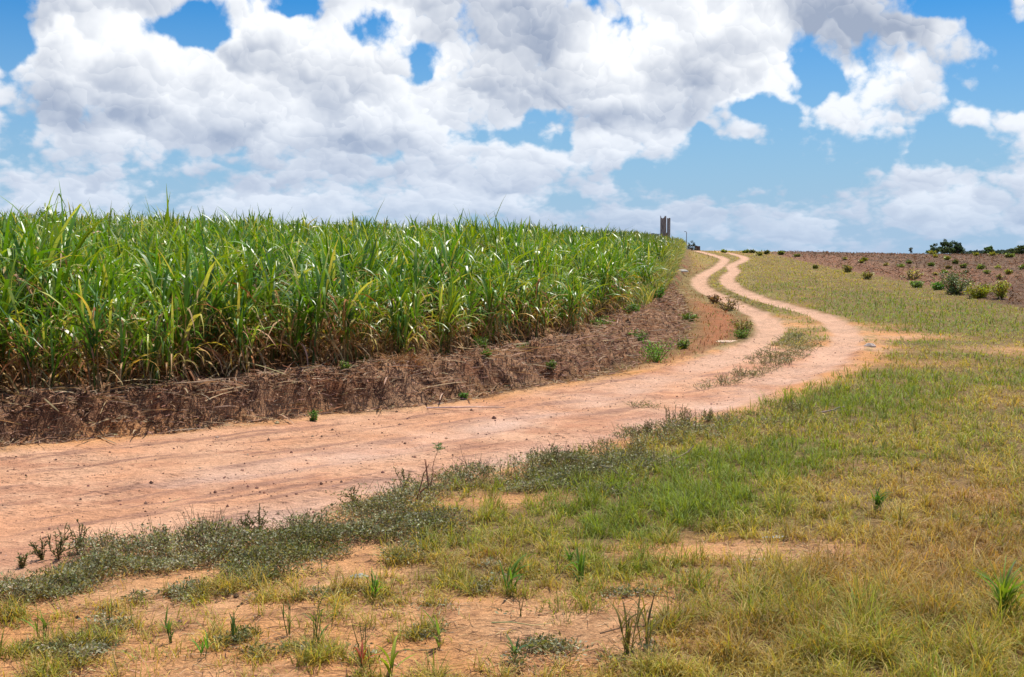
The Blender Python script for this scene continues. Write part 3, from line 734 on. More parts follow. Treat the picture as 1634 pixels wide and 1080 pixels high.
# tufty break-up near the camera
tuft = fbm(x * 5.5, y * 5.5, 2, seed=51)
cover = cover * (0.55 + 2.0 * np.clip(tuft, -0.5, 0.6)) 
strip = (R1['tl'] > 0.36) & (R1['tr'] > 0.36)
cover = np.where(y > 45, np.maximum(cover, 0.75), cover)
rmask = sstep(0.0, 0.45, -R1['road'] + 0.5 * LYg['n2']) * strip
cover = cover * rmask * (R1['dt'] < -0.15) 
lft_of_tl = line_dist(x, y, TL, True)[0] > 0
cover = np.where(lft_of_tl & (lpx < 1240), cover * (0.03 + 0.45 * sstep(56, 72, y)), cover)
cover = cover * (1 - sstep(-0.6, 0.3, R1['fd'] + 0.7 * LYg['n2']))
keep = rng.uniform(0, 1, len(x)) < np.clip(cover, 0, 1)
keep &= (x < 12) | (y > 6)
x, y = x[keep], y[keep]; L2 = {k: v[keep] for k, v in LYg.items()}; lpx, lpy = L2['px'], L2['py']; tuft = tuft[keep]
z = height(x, y); n = len(x); d = np.hypot(x, y)
print("grass blades", n)
gmix = np.clip(0.28 - 0.12 * (lpy > 860) + 0.75 * L2['green'] - 0.45 * L2['red'] + 0.9 * L2['n'] + 0.35 * tuft - 0.15 * sstep(500, 420, lpy), 0, 1)
isg = rng.uniform(0, 1, n) < gmix
cg_ = lerp(np.tile(C3(0.20, 0.225, 0.028), (n, 1)), C3(0.165, 0.205, 0.028), np.clip(L2['green'] + L2['n'], 0, 1))
cd_ = lerp(np.tile(C3(0.38, 0.29, 0.080), (n, 1)), C3(0.27, 0.15, 0.055), np.clip(L2['red'] * 0.8 + 0.8 * L2['n2'], 0, 1))
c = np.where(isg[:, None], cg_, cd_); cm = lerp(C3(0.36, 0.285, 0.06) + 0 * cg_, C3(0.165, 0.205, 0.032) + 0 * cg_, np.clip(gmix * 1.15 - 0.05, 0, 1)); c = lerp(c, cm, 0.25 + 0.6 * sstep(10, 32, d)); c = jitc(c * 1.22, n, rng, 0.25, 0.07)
tall = np.exp(-((lpx - 1450) / 330) ** 2 - ((lpy - 990) / 110) ** 2)
hgt = 0.050 + 0.045 * np.clip(L2['green'], 0, 1.2) + 0.115 * tall + 0.17 * np.clip(tuft, 0, 1) + 0.03 * sstep(45, 90, d)
ln = hgt * rng.uniform(0.5, 1.5, n)
wd = np.maximum(rng.uniform(0.0025, 0.0050, n), 0.0006 * d)
th0 = rng.uniform(0, 0.6, n); th0 = th0 + (0.25 + 0.45 * sstep(12, 30, d)) * rng.uniform(0, 1, n); th1 = th0 + rng.uniform(0.1, 1.7, n) + np.where(isg, 0, 0.3)
root = np.stack([x, y, z - 0.006], 1)
nr = d < 13
pp = []
for msk, ns in ((nr, 3), (~nr, 2)):
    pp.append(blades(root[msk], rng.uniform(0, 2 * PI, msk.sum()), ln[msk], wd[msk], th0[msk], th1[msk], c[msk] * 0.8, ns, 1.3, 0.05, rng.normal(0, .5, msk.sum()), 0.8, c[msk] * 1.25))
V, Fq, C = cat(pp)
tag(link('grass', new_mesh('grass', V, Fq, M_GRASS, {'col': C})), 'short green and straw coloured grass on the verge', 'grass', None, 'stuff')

# creeping small-leaved weed along the road edge and between the tracks
x, y = gcands(420000, 3.6, 75, 1.35)
R1 = fields(x, y); LYw = layout(x, y, base_h(x, y))
LYw['weed'] = LYw['weed'] + 0.52 * sstep(0.12, 0.5, LYw['n2'] + 0.4 * LYw['n']) * sstep(900, 940, LYw['py']) * (LYw['px'] < 1100)
cw = np.clip(LYw['weed'] * 1.15 + 1.25 * LYw['n2'] * (LYw['weed'] > 0.15) - 0.63, 0, 1)
strip = (R1['tl'] > 0.34) & (R1['tr'] > 0.34) | (y < 16)
keep = (rng.uniform(0, 1, len(x)) < cw * 0.9) & strip
x, y, wv_ = x[keep], y[keep], LYw['weed'][keep]; lpyw = LYw['py'][keep]; z = height(x, y); d = np.hypot(x, y); n = len(x)
print("weed stems", n)
clump = np.clip(fbm(x * 2.6, y * 2.6, 3, seed=61) + 0.35, 0.05, 1)
hgt = np.where(lpyw > 925, 0.6, 1.0) * (0.025 + 0.14 * clump * np.clip(wv_, 0, 1.2)) * (1 - 0.3 * sstep(12, 25, d))
nl = 6
lp = np.repeat(np.stack([x, y, z], 1), nl, 0); hh = np.repeat(hgt, nl) * rng.uniform(0.1, 1, n * nl) ** 0.7
lp[:, 2] += hh; lp[:, :2] += rng.normal(0, 0.022, (n * nl, 2)) * np.repeat(1 + 0.05 * d, nl)[:, None]
ld = np.repeat(d, nl)
br = np.repeat(fbm(x * 1.6, y * 1.6, 2, seed=62), nl)
cc = lerp(np.tile(C3(0.165, 0.17, 0.055), (n * nl, 1)), C3(0.46, 0.42, 0.26), np.clip(0.35 + br * 0.9 + rng.normal(0, .25, n * nl), 0, 1))
w1 = leafcards(lp, np.maximum(rng.uniform(0.012, 0.030, n * nl), 0.0013 * ld), rng, jitc(cc, n * nl, rng, 0.25), 0.7, 0.42)
k = rng.uniform(0, 1, n) < 0.45
P0 = np.stack([x, y, z], 1)[k]; P1 = P0 + np.stack([rng.normal(0, .07, k.sum()), rng.normal(0, .07, k.sum()), hgt[k] * rng.uniform(.8, 1.5, k.sum())], 1)
w2 = tubes(P0, P1, np.maximum(0.0014, 0.0002 * d[k]), np.maximum(.0008, 0.00015 * d[k]), jitc(C3(0.24, 0.19, 0.10), k.sum(), rng), 3)
V, Fq, C = cat([w1, w2])
tag(link('creeping_weed', new_mesh('creeping_weed', V, Fq, M_WEED, {'col': C})), 'grey-green creeping weed along the edge of the dirt road', 'ground cover', None, 'stuff')

# cane trash and straw on the bank
def litter(name, x, y, length, width, col, mat, label, lift=0.006, steep=0.25, seg=2):
    z = height(x, y); n = len(x)
    V, Fq, C = blades(np.stack([x, y, z + lift], 1), rng.uniform(0, 2 * PI, n), length, width, PI / 2 - rng.uniform(-0.1, steep, n), PI / 2 + rng.uniform(-.3, .4, n), col, seg, 1.0, 0.5, rng.normal(0, .9, n), 1.0)
    return V, Fq, C
N_ = 34000
a = rng.uniform(0, 1, N_) ** 1.5; t = rng.uniform(-0.12, 1.15, N_)
yy = 10.6 + a * 30
tx = np.interp(yy, TOE[:, 1], TOE[:, 0]); sx, sy = TOE[:, 0], TOE[:, 1]
# walk along the toe, step across towards the cane edge
arcT = np.concatenate([[0], np.cumsum(np.hypot(*np.diff(TOE, axis=0).T))])
s = 58 + 34 * a; bx = np.interp(s, arcT, sx); by = np.interp(s, arcT, sy)
i_ = np.clip(np.searchsorted(arcT, s), 1, len(TOE) - 1); dd = TOE[i_] - TOE[i_ - 1]; dd /= np.linalg.norm(dd, axis=1, keepdims=True)
wdt = np.abs(line_dist(bx, by, EDGE)[0])
x = bx - dd[:, 1] * t * wdt; y = by + dd[:, 0] * t * wdt; d = np.hypot(x, y)
cc = np.where((rng.uniform(0, 1, N_) < 0.45)[:, None], C3(0.33, 0.20, 0.13), np.where((rng.uniform(0, 1, N_) < 0.6)[:, None], C3(0.13, 0.06, 0.035), C3(0.48, 0.33, 0.21)))
V, Fq, C = litter('x', x, y, rng.uniform(0.04, 0.16, N_), np.maximum(rng.uniform(0.005, 0.013, N_), 0.0006 * d), jitc(cc, N_, rng, .2), M_DRY, '', 0.004, 0.5)
m_ = rng.uniform(0, 1, N_) < 0.025; nm_ = int(m_.sum())
VFC2 = litter('x', x[m_], y[m_], rng.uniform(0.25, 0.7, nm_), rng.uniform(.010, .022, nm_), jitc(C3(0.42, 0.28, 0.17), nm_, rng, .25), M_DRY, '', 0.012, 0.35, 4)
V, Fq, C = cat([(V, Fq, C), VFC2])
tag(link('cane_litter', new_mesh('cane_litter', V, Fq, M_DRY, {'col': C})), 'brown shredded cane litter covering the earth bank', 'litter', None, 'stuff')
# stubble on the ploughed field
x, y = gcands(60000, 28, 160, 1.1, 0.52); f_ = line_dist(x, y, FIELD, True)[0]; k = f_ > 0.2; x, y = x[k], y[k]; n = len(x); d = np.hypot(x, y)
cc = np.where((rng.uniform(0, 1, n) < 0.6)[:, None], C3(0.15, 0.09, 0.055), np.where((rng.uniform(0, 1, n) < 0.75)[:, None], C3(0.26, 0.16, 0.10), C3(0.36, 0.15, 0.06)))
V, Fq, C = litter('x', x, y, rng.uniform(0.10, 0.34, n), np.maximum(0.012, 0.0006 * d), jitc(cc, n, rng, .2), M_DRY, '', 0.01, 1.2)
tag(link('stubble', new_mesh('stubble', V, Fq, M_DRY, {'col': C})), 'brown crop stubble strewn over the ploughed field', 'stubble', None, 'stuff')
# dried weeds on the strip between bank and track
x, y = gcands(60000, 18, 70, 1.2, 0.5); R1 = fields(x, y)
k = (R1['dt'] < 0.1) & (line_dist(x, y, TL, True)[0] > 0.45) & (R1['road'] < -0.1) & (x > 1) & (rng.uniform(0, 1, len(x)) < 0.5 + fbm(x, y, 3, seed=71))
x, y = x[k], y[k]; n = len(x); d = np.hypot(x, y)
cc = np.where((rng.uniform(0, 1, n) < 0.7)[:, None], C3(0.38, 0.17, 0.075), C3(0.24, 0.22, 0.06))
V, Fq, C = blades(np.stack([x, y, height(x, y) - .01], 1), rng.uniform(0, 2 * PI, n), rng.uniform(.04, .16, n), np.maximum(.004, .0007 * d), rng.uniform(0, 1, n), rng.uniform(.8, 2, n), jitc(cc, n, rng), 2, 1.2, .1, 0.0, .8)
tag(link('dried_weeds', new_mesh('dried_weeds', V, Fq, M_DRY, {'col': C})), 'reddish dried weeds between the bank and the far track', 'ground cover', None, 'stuff')
# straw, roots and thin twigs on the bare foreground soil
x, y = gcands(80000, 3.4, 14, 1.4, 0.5); R1 = fields(x, y); LB = layout(x, y, base_h(x, y))
k = ((R1['road'] < 0.05) | (rng.uniform(0, 1, len(x)) < 0.03)) & (rng.uniform(0, 1, len(x)) < 0.35 + LB['n2'] + 0.3 * LB['red']) & (R1['dt'] < 0)
x, y = x[k], y[k]; n = len(x)
cc = np.where((rng.uniform(0, 1, n) < 0.45)[:, None], C3(0.50, 0.36, 0.20), np.where((rng.uniform(0, 1, n) < .6)[:, None], C3(0.12, 0.065, 0.04), C3(0.33, 0.17, 0.08)))
V, Fq, C = litter('x', x, y, rng.uniform(0.02, 0.13, n), rng.uniform(.0015, .0045, n), jitc(cc, n, rng), M_DRY, '', 0.003, 0.25, 3)
tag(link('straw_litter', new_mesh('straw_litter', V, Fq, M_DRY, {'col': C})), 'scraps of straw and rootlets on the sandy soil', 'litter', None, 'stuff')
# pebbles and crumbs of soil on the road
ico = np.array([[0, 0, 1], [1, 0, 0], [0, 1, 0], [-1, 0, 0], [0, -1, 0], [0, 0, -1], [.7, .7, .3], [-.7, .7, .2]], float)
x, y = gcands(26000, 4, 30, 1.3, 0.5); R1 = fields(x, y); LB = layout(x, y, base_h(x, y))
k = (R1['dt'] < 0.1) & ((R1['road'] > -1.5)) & (rng.uniform(0, 1, len(x)) < 0.35 + 0.9 * LB['n2'])
x, y = x[k], y[k]; n = len(x); d = np.hypot(x, y)
sz = np.maximum(rng.gamma(1.3, 0.0028, n) + 0.002, 0.0005 * d)
octv = np.array([[1, 0, 0], [0, 1, 0], [-1, 0, 0], [0, -1, 0], [0, 0, .8], [0, 0, -.8]], float)
Vp = octv[None] * sz[:, None, None] * rng.uniform(0.6, 1.35, (n, 6, 3)) + np.stack([x, y, height(x, y) + sz * 0.3], 1)[:, None]
of = np.array([[0, 1, 4], [1, 2, 4], [2, 3, 4], [3, 0, 4], [1, 0, 5], [2, 1, 5], [3, 2, 5], [0, 3, 5]])
Fp = ((np.arange(n) * 6)[:, None, None] + of[None]).reshape(-1, 3)
cp = jitc(np.where((rng.uniform(0, 1, n) < 0.75)[:, None], C3(0.20, 0.10, 0.07), C3(0.5, 0.33, 0.22)), n, rng)
tag(link('pebbles', new_mesh('pebbles', Vp.reshape(-1, 3), Fp, M_STICK, {'col': np.repeat(cp, 6, 0)}, smooth=False)), 'dark pebbles and crumbs of soil on the dirt road', 'pebbles', None, 'stuff')
# ------------------------------------------------------------------ single plants, twigs, trees and far structures
def at(px, py, off=0.0):
    a, b = unproj(px, py, off); return a, b, float(height(np.array([a]), np.array([b]))[0])
def at_d(px, d):
    xx = (px - CX) / F * d; return xx, d, float(height(np.array([xx]), np.array([float(d)]))[0])
def add(name, VFC, mat, parent): V, Fq, C = VFC; return link(name, new_mesh(name, V, Fq, mat, {'col': C}), parent)

def bushlet(name, px, py, w, h, col, label, cat_, group=None, nst=14, nlf=240, leaf=None, d=None, mat=None, stemc=(0.2, 0.14, 0.07), zoff=0.0, seed=0):
    """low shrub or leafy weed; w, h in metres"""
    r = np.random.default_rng(seed + int(px * 7 + py * 13))
    X_, Y_, Z_ = at(px, py, zoff) if d is None else at_d(px, d)
    o = empty(name, (X_, Y_, Z_)); dist_ = math.hypot(X_, Y_)
    az = r.uniform(0, 2 * PI, nst); rr = r.uniform(0.1, 1, nst) ** 0.6 * w * 0.42; hh = h * r.uniform(0.5, 1.0, nst) * (1 - 0.35 * (rr / (w * .5)) ** 2)
    P1 = np.stack([np.cos(az) * rr, np.sin(az) * rr, hh], 1); P0 = np.stack([np.cos(az) * rr * .15, np.sin(az) * rr * .15, np.zeros(nst) - 0.02], 1)
    mid = (P0 + P1) / 2 + r.normal(0, 0.06 * w, (nst, 3))
    rad = max(0.002, 0.0003 * dist_)
    st = cat([tubes(P0, mid, np.full(nst, rad * 1.5), np.full(nst, rad), jitc(C3(*stemc), nst, r), 4), tubes(mid, P1, np.full(nst, rad), np.full(nst, rad * .6), jitc(C3(*stemc), nst, r), 4)])
    add('stem', st, M_STICK, o)
    nlf = int(nlf * 1.6); k = r.integers(0, nst, nlf); t = r.uniform(0.05, 1.05, nlf)[:, None]
    LP = np.where(t < 0.5, P0[k] + (mid[k] - P0[k]) * t * 2, mid[k] + (P1[k] - mid[k]) * (t * 2 - 1)) + r.normal(0, 0.07, (nlf, 3)) * np.array([w, w, h * 0.8])
    LP[:, 2] = np.abs(LP[:, 2])
    lf = leaf or max(0.02, 0.0019 * dist_)
    add('foliage', leafcards(LP, r.uniform(0.6, 1.3, nlf) * lf, r, jitc(C3(*col), nlf, r, 0.3, 0.1), 0.8, 0.5), mat or M_WEED, o)
    return tag(o, label, cat_, group)

# weeds on the bank
BW = [(145, 648, .30, .17, (.20, .27, .09), 'small pale grey-green weed alone near the left end of the bank'),
      (386, 596, .20, .12, (.13, .22, .03), 'low green weed under the cane left of the middle of the bank'),
      (500, 660, .16, .12, (.12, .26, .03), 'tiny bright green weed low on the bank, left of the dry tussock'),
      (520, 606, .18, .14, (.16, .22, .05), 'small olive weed on the crest left of the dry tussock'),
      (583, 622, .18, .12, (.11, .20, .03), 'small dark green weed just left of the dry tussock'),
      (551, 640, .14, .10, (.14, .22, .04), 'tiny weed halfway down the bank left of the dry tussock'),
      (770, 600, .32, .22, (.13, .24, .03), 'leafy green weed in the middle of the bank face, right of the dry tussock'),
      (776, 612, .16, .10, (.15, .28, .03), 'tiny light green weed touching the leafy weed in mid bank'),
      (740, 629, .14, .10, (.10, .25, .03), 'tiny green weed at the foot of the bank below the leafy weed'),
      (792, 572, .30, .26, (.20, .26, .06), 'yellowish green weed at the foot of the cane in mid bank'),
      (838, 582, .30, .16, (.13, .20, .04), 'low spreading weed on the bank crest right of the leafy weed'),
      (880, 588, .20, .13, (.12, .21, .04), 'small weed low on the right half of the bank'),
      (960, 540, .55, .22, (.17, .26, .05), 'low wide green weed under the cane where the bank turns'),
      (1010, 527, .45, .28, (.13, .26, .03), 'bright green weed on the bank near its bend'),
      (1045, 570, .75, .42, (.13, .33, .02), 'largest bright green weed at the foot of the bank by the brown strip'),
      (1018, 555, .5, .22, (.12, .22, .04), 'dull green weed left of the largest bright weed on the bank'),
      (1050, 502, .6, .35, (.12, .30, .03), 'green weed on the bank right below the round green bush'),
      (1028, 478, .9, .55, (.17, .24, .07), 'grey-green bush at the cane edge before the bank narrows'),
      (1052, 460, 1.5, .80, (.13, .23, .04), 'round green bush on top of the bank where the track bends left'),
      (1098, 508, .5, .22, (.16, .25, .04), 'small green weed on the brown strip beside the far track'),
      (1090, 549, .35, .2, (.15, .25, .03), 'small green weed on the brown strip right of the largest bright weed')]
for px, py, w, h, c, lab in BW:
    bushlet('bank_weed', px, py, w, h, c, lab, 'weed', 'weeds growing on the bank', nlf=int(200 + 260 * w), zoff=0.18 if py < 600 and px < 1000 else 0.08)
for px, py, w, h, c, lab in [(1185, 528, .7, .32, (.30, .28, .08), 'straw-green weed on the left verge of the far track'), (1163, 497, .8, .38, (.36, .26, .13), 'pale dried weed left of the far track'),
                             (1140, 484, .5, .3, (.28, .16, .08), 'brown dried weed left of the far track below its first bend'), (1184, 541, .45, .2, (.15, .24, .04), 'small green weed at the inner bend of the far track')]:
    bushlet('verge_weed', px, py, w, h, c, lab, 'weed', 'weeds beside the far track')

# brown dry tussock on the bank
X_, Y_, Z_ = at(640, 612, 0.2); o = empty('dry_tussock', (X_, Y_, Z_)); r = np.random.default_rng(3); n = 420
add('blade', blades(r.normal(0, .09, (n, 3)) * np.array([1.5, 1, 0]), r.uniform(0, 2 * PI, n), r.uniform(.15, .42, n), .007, r.uniform(.1, .9, n), r.uniform(1.6, 3.0, n), jitc(C3(.30, .15, .06), n, r, .3), 5, 1.1, .1, r.normal(0, .5, n)), M_DRY, o)
tag(o, 'brown dry grass tussock spilling down the middle of the bank', 'tussock')

# shrubs and weeds in the ploughed field
FW = [(1525, 470, 2.2, 1.35, (.20, .26, .11), 'tall grey-green bush at the field edge by the right side of the photo', 900),
      (1562, 476, 1.5, .80, (.36, .38, .03), 'yellow-green bush right of the tall grey-green bush', 700),
      (1597, 479, 1.2, .85, (.42, .42, .05), 'yellow bush with an upright shoot, rightmost of the three at the field edge', 500),
      (1498, 463, .9, .45, (.13, .30, .03), 'small bright green weed left of the tall grey-green bush', 260),
      (1462, 459, 1.0, .40, (.18, .30, .05), 'low green weed on the grass edge of the field, left of the bright one', 260),
      (1456, 447, 1.6, .85, (.55, .47, .20), 'pale dead weed stalks standing near the field edge', 200),
      (1384, 446, .9, .6, (.42, .40, .14), 'straw-coloured weed where grass meets the brown field', 200),
      (1352, 435, .9, .6, (.40, .38, .14), 'thin yellowish weed near the left corner of the brown field', 200)]
for px, py, w, h, c, lab, nl in FW:
    bushlet('field_shrub', px, py, w * .62, h * .62, c, lab, 'shrub', 'shrubs along the edge of the brown field', nst=22, nlf=nl)
SH = [(1437, 428, 1.5, .9, 'green', 'largest green shrub in the left half of the field'), (1450, 422, .9, .6, 'dark', 'small dark shrub right above the largest left one'),
      (1525, 422, 1.1, .7, 'dark', 'dark shrub in mid field below the trees'), (1538, 430, 1.1, .8, 'green', 'round green shrub, middle of the field'),
      (1513, 430, 1.0, .5, 'brown', 'brownish flat shrub left of the round middle one'), (1565, 432, 1.3, 1.0, 'green', 'round two-lobed green shrub right of the middle of the field'),
      (1575, 438, .8, .6, 'green', 'small green shrub below the two-lobed one'), (1609, 440, .9, .8, 'yellow', 'upright yellow-green shrub in the right part of the field'),
      (1631, 431, 1.2, .8, 'green', 'green shrub cut by the right edge of the photo'), (1611, 413, 2.6, 1.3, 'green', 'wide yellow-green shrub near the skyline at right'),
      (1450, 420, .4, .3, 'dark', 'tiny dark weed beside the small dark shrub'), (1486, 426, 1.4, .6, 'green', 'low broad green shrub left of the middle of the field'),
      (1301, 429, .8, .55, 'dark', 'small dark shrub near the left corner of the field'), (1272, 411, 1.4, .8, 'dark', 'dark shrub by the grass at the top left of the field'),
      (1212, 408, 2.2, 1.2, 'yellow', 'yellow-green shrub on the grass beside the far track'), (1224, 406, 1.6, 1.0, 'dark', 'dark green shrub just right of the yellow-green one'),
      (1246, 407, 2.0, 1.1, 'green', 'green shrub at the top corner of the field'), (1155, 403, 1.5, .7, 'green', 'low green shrub on the crest right of the road'),
      (1190, 404, 1.6, .8, 'green', 'second low green shrub on the crest right of the road'), (1200, 404, 1.8, .9, 'dark', 'dark low shrub on the crest beside the yellow-green one'),
      (1380, 417, .8, .6, 'yellow', 'small yellowish weed in the upper left of the field'), (1375, 421, .9, .7, 'yellow', 'straw-yellow weed below the small yellowish one'),
      (1348, 416, .9, .5, 'straw', 'straw weed in the upper field, left part'), (1414, 425, .9, .5, 'straw', 'straw weed left of the largest green shrub'),
      (1493, 412, 1.0, 1.1, 'yellow', 'upright yellow weed under the trees'), (1511, 416, 1.2, .9, 'yellow', 'yellow weed right below the trees'),
      (1592, 429, 1.0, .7, 'yellow', 'thin yellow weed right of the two-lobed shrub'), (1542, 437, .5, .35, 'brown', 'tiny olive weed below the round middle shrub'),
      (1508, 438, .8, .5, 'green', 'little green weed in the lower mid field'), (1493, 441, .6, .35, 'straw', 'tiny straw-green weed left of the little green one'),
      (1595, 448, .7, .8, 'straw', 'thin grey-green weed above the yellow bush'), (1583, 409, 2.2, 1.2, 'yellow', 'yellow-green shrub on the skyline right of the small tree'),
      (1488, 407, 2.4, 1.2, 'yellow', 'yellow-green shrub at the foot of the dark tree'), (1556, 409, 2.0, 1.0, 'yellow', 'flat yellow-green shrub on the skyline left of the small tree')]
KC = {'green': (.24, .30, .07), 'dark': (.19, .21, .07), 'yellow': (.36, .36, .06), 'straw': (.42, .36, .16), 'brown': (.18, .15, .05)}
for px, py, w, h, kd, lab in SH:
    bushlet('low_shrub', px, py, w * .34, h * .26, KC[kd], lab, 'shrub', 'scattered shrubs in the ploughed field', nst=12, nlf=220 if kd in ('green', 'dark') else 120)

# small plants standing in the foreground
def stalk_plant(px, py, h, nb, nst, col, label, name='grass_seedling', cat_='seedling', blen=None, stemc=(.16, .20, .05), lean=0.35, tipc=None, group='young plants on the sandy foreground', wide=0.008):
    r = np.random.default_rng(int(px * 3 + py)); X_, Y_, Z_ = at(px, py); o = empty(name, (X_, Y_, Z_))
    az = r.uniform(0, 2 * PI, nst); ln = r.uniform(0, lean, nst); hh = h * r.uniform(.7, 1, nst)
    P0 = r.normal(0, .012, (nst, 3)) * np.array([1, 1, 0]); P1 = P0 + np.stack([np.cos(az) * np.sin(ln) * hh, np.sin(az) * np.sin(ln) * hh, hh], 1)
    add('stem', tubes(P0, P1, np.full(nst, .0028), np.full(nst, .0014), jitc(C3(*stemc), nst, r), 5), M_WEED, o)
    k = r.integers(0, nst, nb); q = r.uniform(0.0, 0.85, nb)[:, None]; root = P0[k] + (P1[k] - P0[k]) * q
    L_ = (blen or h * .6) * r.uniform(.55, 1.15, nb)
    add('leaf', blades(root, r.uniform(0, 2 * PI, nb), L_, wide * r.uniform(.7, 1.3, nb), r.uniform(.15, .6, nb), r.uniform(.7, 1.9, nb), jitc(C3(*col), nb, r, .2), 6, 1.3, .05, r.normal(0, .5, nb), .5), M_GRASS, o)
    return tag(o, label, cat_, group)
SP = [(815, 950, .16, 12, 3, (.14, .26, .03), 'leafy green seedling at the top edge of the bare sand patch', .20, .014),
      (830, 985, .14, 3, 2, (.28, .22, .08), 'dry thin stalk just below the leafy seedling on the sand', .08, .006),
      (705, 1035, .10, 5, 2, (.16, .28, .06), 'pale green seedling with two drooping leaves in the middle of the sand', .16, .016),
      (505, 1040, .30, 10, 5, (.15, .25, .04), 'tall upright cluster of thin grass stalks at the lower left', .12, .007),
      (580, 1045, .24, 4, 3, (.18, .22, .06), 'thin leaning stalks right of the tall upright cluster', .10, .006),
      (822, 1056, .07, 8, 2, (.18, .26, .12), 'small rosette of pale leaves low in the middle of the sand', .12, .016),
      (625, 1078, .12, 6, 2, (.24, .34, .04), 'light green broad-leaved sprout at the bottom edge', .18, .018),
      (585, 1072, .13, 7, 3, (.42, .09, .04), 'red-leaved sprout at the bottom edge', .12, .012),
      (370, 1030, .12, 9, 3, (.14, .24, .04), 'green sprout left of the tall upright cluster', .12, .009),
      (68, 1022, .13, 9, 3, (.15, .25, .04), 'green grass sprout at the far lower left', .14, .010),
      (105, 1045, .10, 10, 3, (.24, .17, .05), 'brownish weed tuft at the far lower left', .10, .009),
      (325, 1052, .08, 12, 3, (.11, .30, .03), 'bright little tuft at the bottom left of the sand', .09, .008),
      (180, 1000, .12, 5, 2, (.22, .20, .06), 'thin dry sprout between the two lower left tufts', .09, .006),
      (270, 1030, .12, 10, 3, (.15, .24, .04), 'small green weed left of the bright little tuft', .11, .009),
      (930, 935, .13, 12, 3, (.17, .30, .04), 'green sprout with arching blades right of the leafy seedling', .19, .012),
      (912, 905, .07, 40, 4, (.12, .26, .03), 'compact bright green tuft on the bare soil', .09, .006),
      (595, 960, .14, 16, 4, (.14, .26, .03), 'green grass tuft above the sand patch, left of the middle', .15, .008),
      (1000, 1050, .22, 22, 5, (.24, .20, .07), 'tall brownish grass tuft at the right end of the sand', .20, .008),
      (1035, 1040, .20, 22, 5, (.26, .24, .08), 'tall straw-green grass tuft next to the brownish one', .22, .008),
      (455, 1015, .20, 8, 3, (.17, .24, .05), 'forked thin stalks just left of the tall upright cluster', .12, .006),
      (1460, 690, .22, 18, 3, (.30, .24, .10), 'taller dry stalks standing in the mid right grass', .2, .008),
      (1600, 1000, .20, 60, 6, (.20, .31, .03), 'bright green grass clump in the lower right corner', .28, .010),
      (1400, 815, .10, 40, 5, (.08, .18, .03), 'dark green tuft at the right end of the bare brown path', .16, .008),
      (885, 920, .10, 6, 2, (.22, .26, .06), 'yellowish sprout above the compact tuft', .18, .009)]
for px, py, h, nb, ns, c, lab, bl, wd in SP:
    stalk_plant(px, py, h * .85, nb, ns, c, lab, blen=bl, wide=wd)

# upright weeds on the road edge: forked leafless-looking stems with tiny leaves
def forked_weed(px, py, h, spread, label, col=(.14, .16, .05), nb=5, nl=14, group='upright weeds along the road edge'):
    r = np.random.default_rng(int(px + 5 * py)); X_, Y_, Z_ = at(px, py); o = empty('upright_weed', (X_, Y_, Z_))
    A, B = [], []; LPs = []
    for i in range(nb):
        az = r.uniform(0, 2 * PI); p = np.array([0, 0, -.01]); tilt = r.uniform(.1, .8) * spread
        for s in range(5):
            q = p + np.array([math.cos(az) * math.sin(tilt), math.sin(az) * math.sin(tilt), math.cos(tilt)]) * h / 5 * r.uniform(.8, 1.2)
            A.append(p); B.append(q); tilt = max(0, tilt + r.normal(0, .3)); az += r.normal(0, .4)
            if r.random() < .6:
                e = q + np.array([r.normal(0, .3), r.normal(0, .3), .6]) * h * .3; A.append(q); B.append(e)
                for u_ in np.linspace(.3, 1, nl // 3): LPs.append(q + (e - q) * u_)
            for u_ in np.linspace(.2, 1, nl // 3): LPs.append(p + (q - p) * u_)
            p = q
    A, B = np.array(A), np.array(B)
    add('stem', tubes(A, B, np.full(len(A), .003), np.full(len(A), .002), jitc(C3(.17, .13, .05), len(A), r), 4), M_STICK, o)
    LP = np.array(LPs); add('leaf', leafcards(LP, r.uniform(.012, .026, len(LP)), r, jitc(C3(*col), len(LP), r, .3), .8, .35), M_WEED, o)
    tag(o, label, 'weed', group)
for a in [(68, 893, .12, 1.0, 'upright forked weed at the far left of the creeping weeds'), (92, 893, .19, 1.0, 'tallest upright weed at the left of the creeping weeds'), (125, 885, .18, 1.3, 'leaning forked weed right of the tallest left one'),
          (415, 850, .17, 1.3, 'bushy upright weed where the creeping weeds narrow, left of the mound'), (390, 852, .12, 1.2, 'low upright weed beside the bushy one'),
          (35, 905, .08, 1.0, 'short upright weed nearest the left edge of the photo'), (205, 880, .10, 1.2, 'short upright weed a third along the left weeds'), (258, 868, .10, 1.3, 'short leaning weed left of the bushy one'),
          (645, 780, .16, .9, 'bushy green weed on top of the mound, left of the brown forked stick'), (565, 800, .12, 1.3, 'upright weed at the left end of the mound'), (850, 745, .12, 1.2, 'upright weed on the second mound left side'),
          (880, 738, .14, 1.2, 'tallest upright weed on the second mound'), (1070, 685, .22, 1.0, 'dark upright weed on the third mound'), (1095, 683, .20, 1.1, 'dark upright weed right beside the third mound top'), (1035, 695, .14, 1.1, 'small dark upright weed left of the third mound'), (1130, 675, .14, 1.2, 'dark weed at the right end of the third mound')]:
    forked_weed(*a, nb=7)

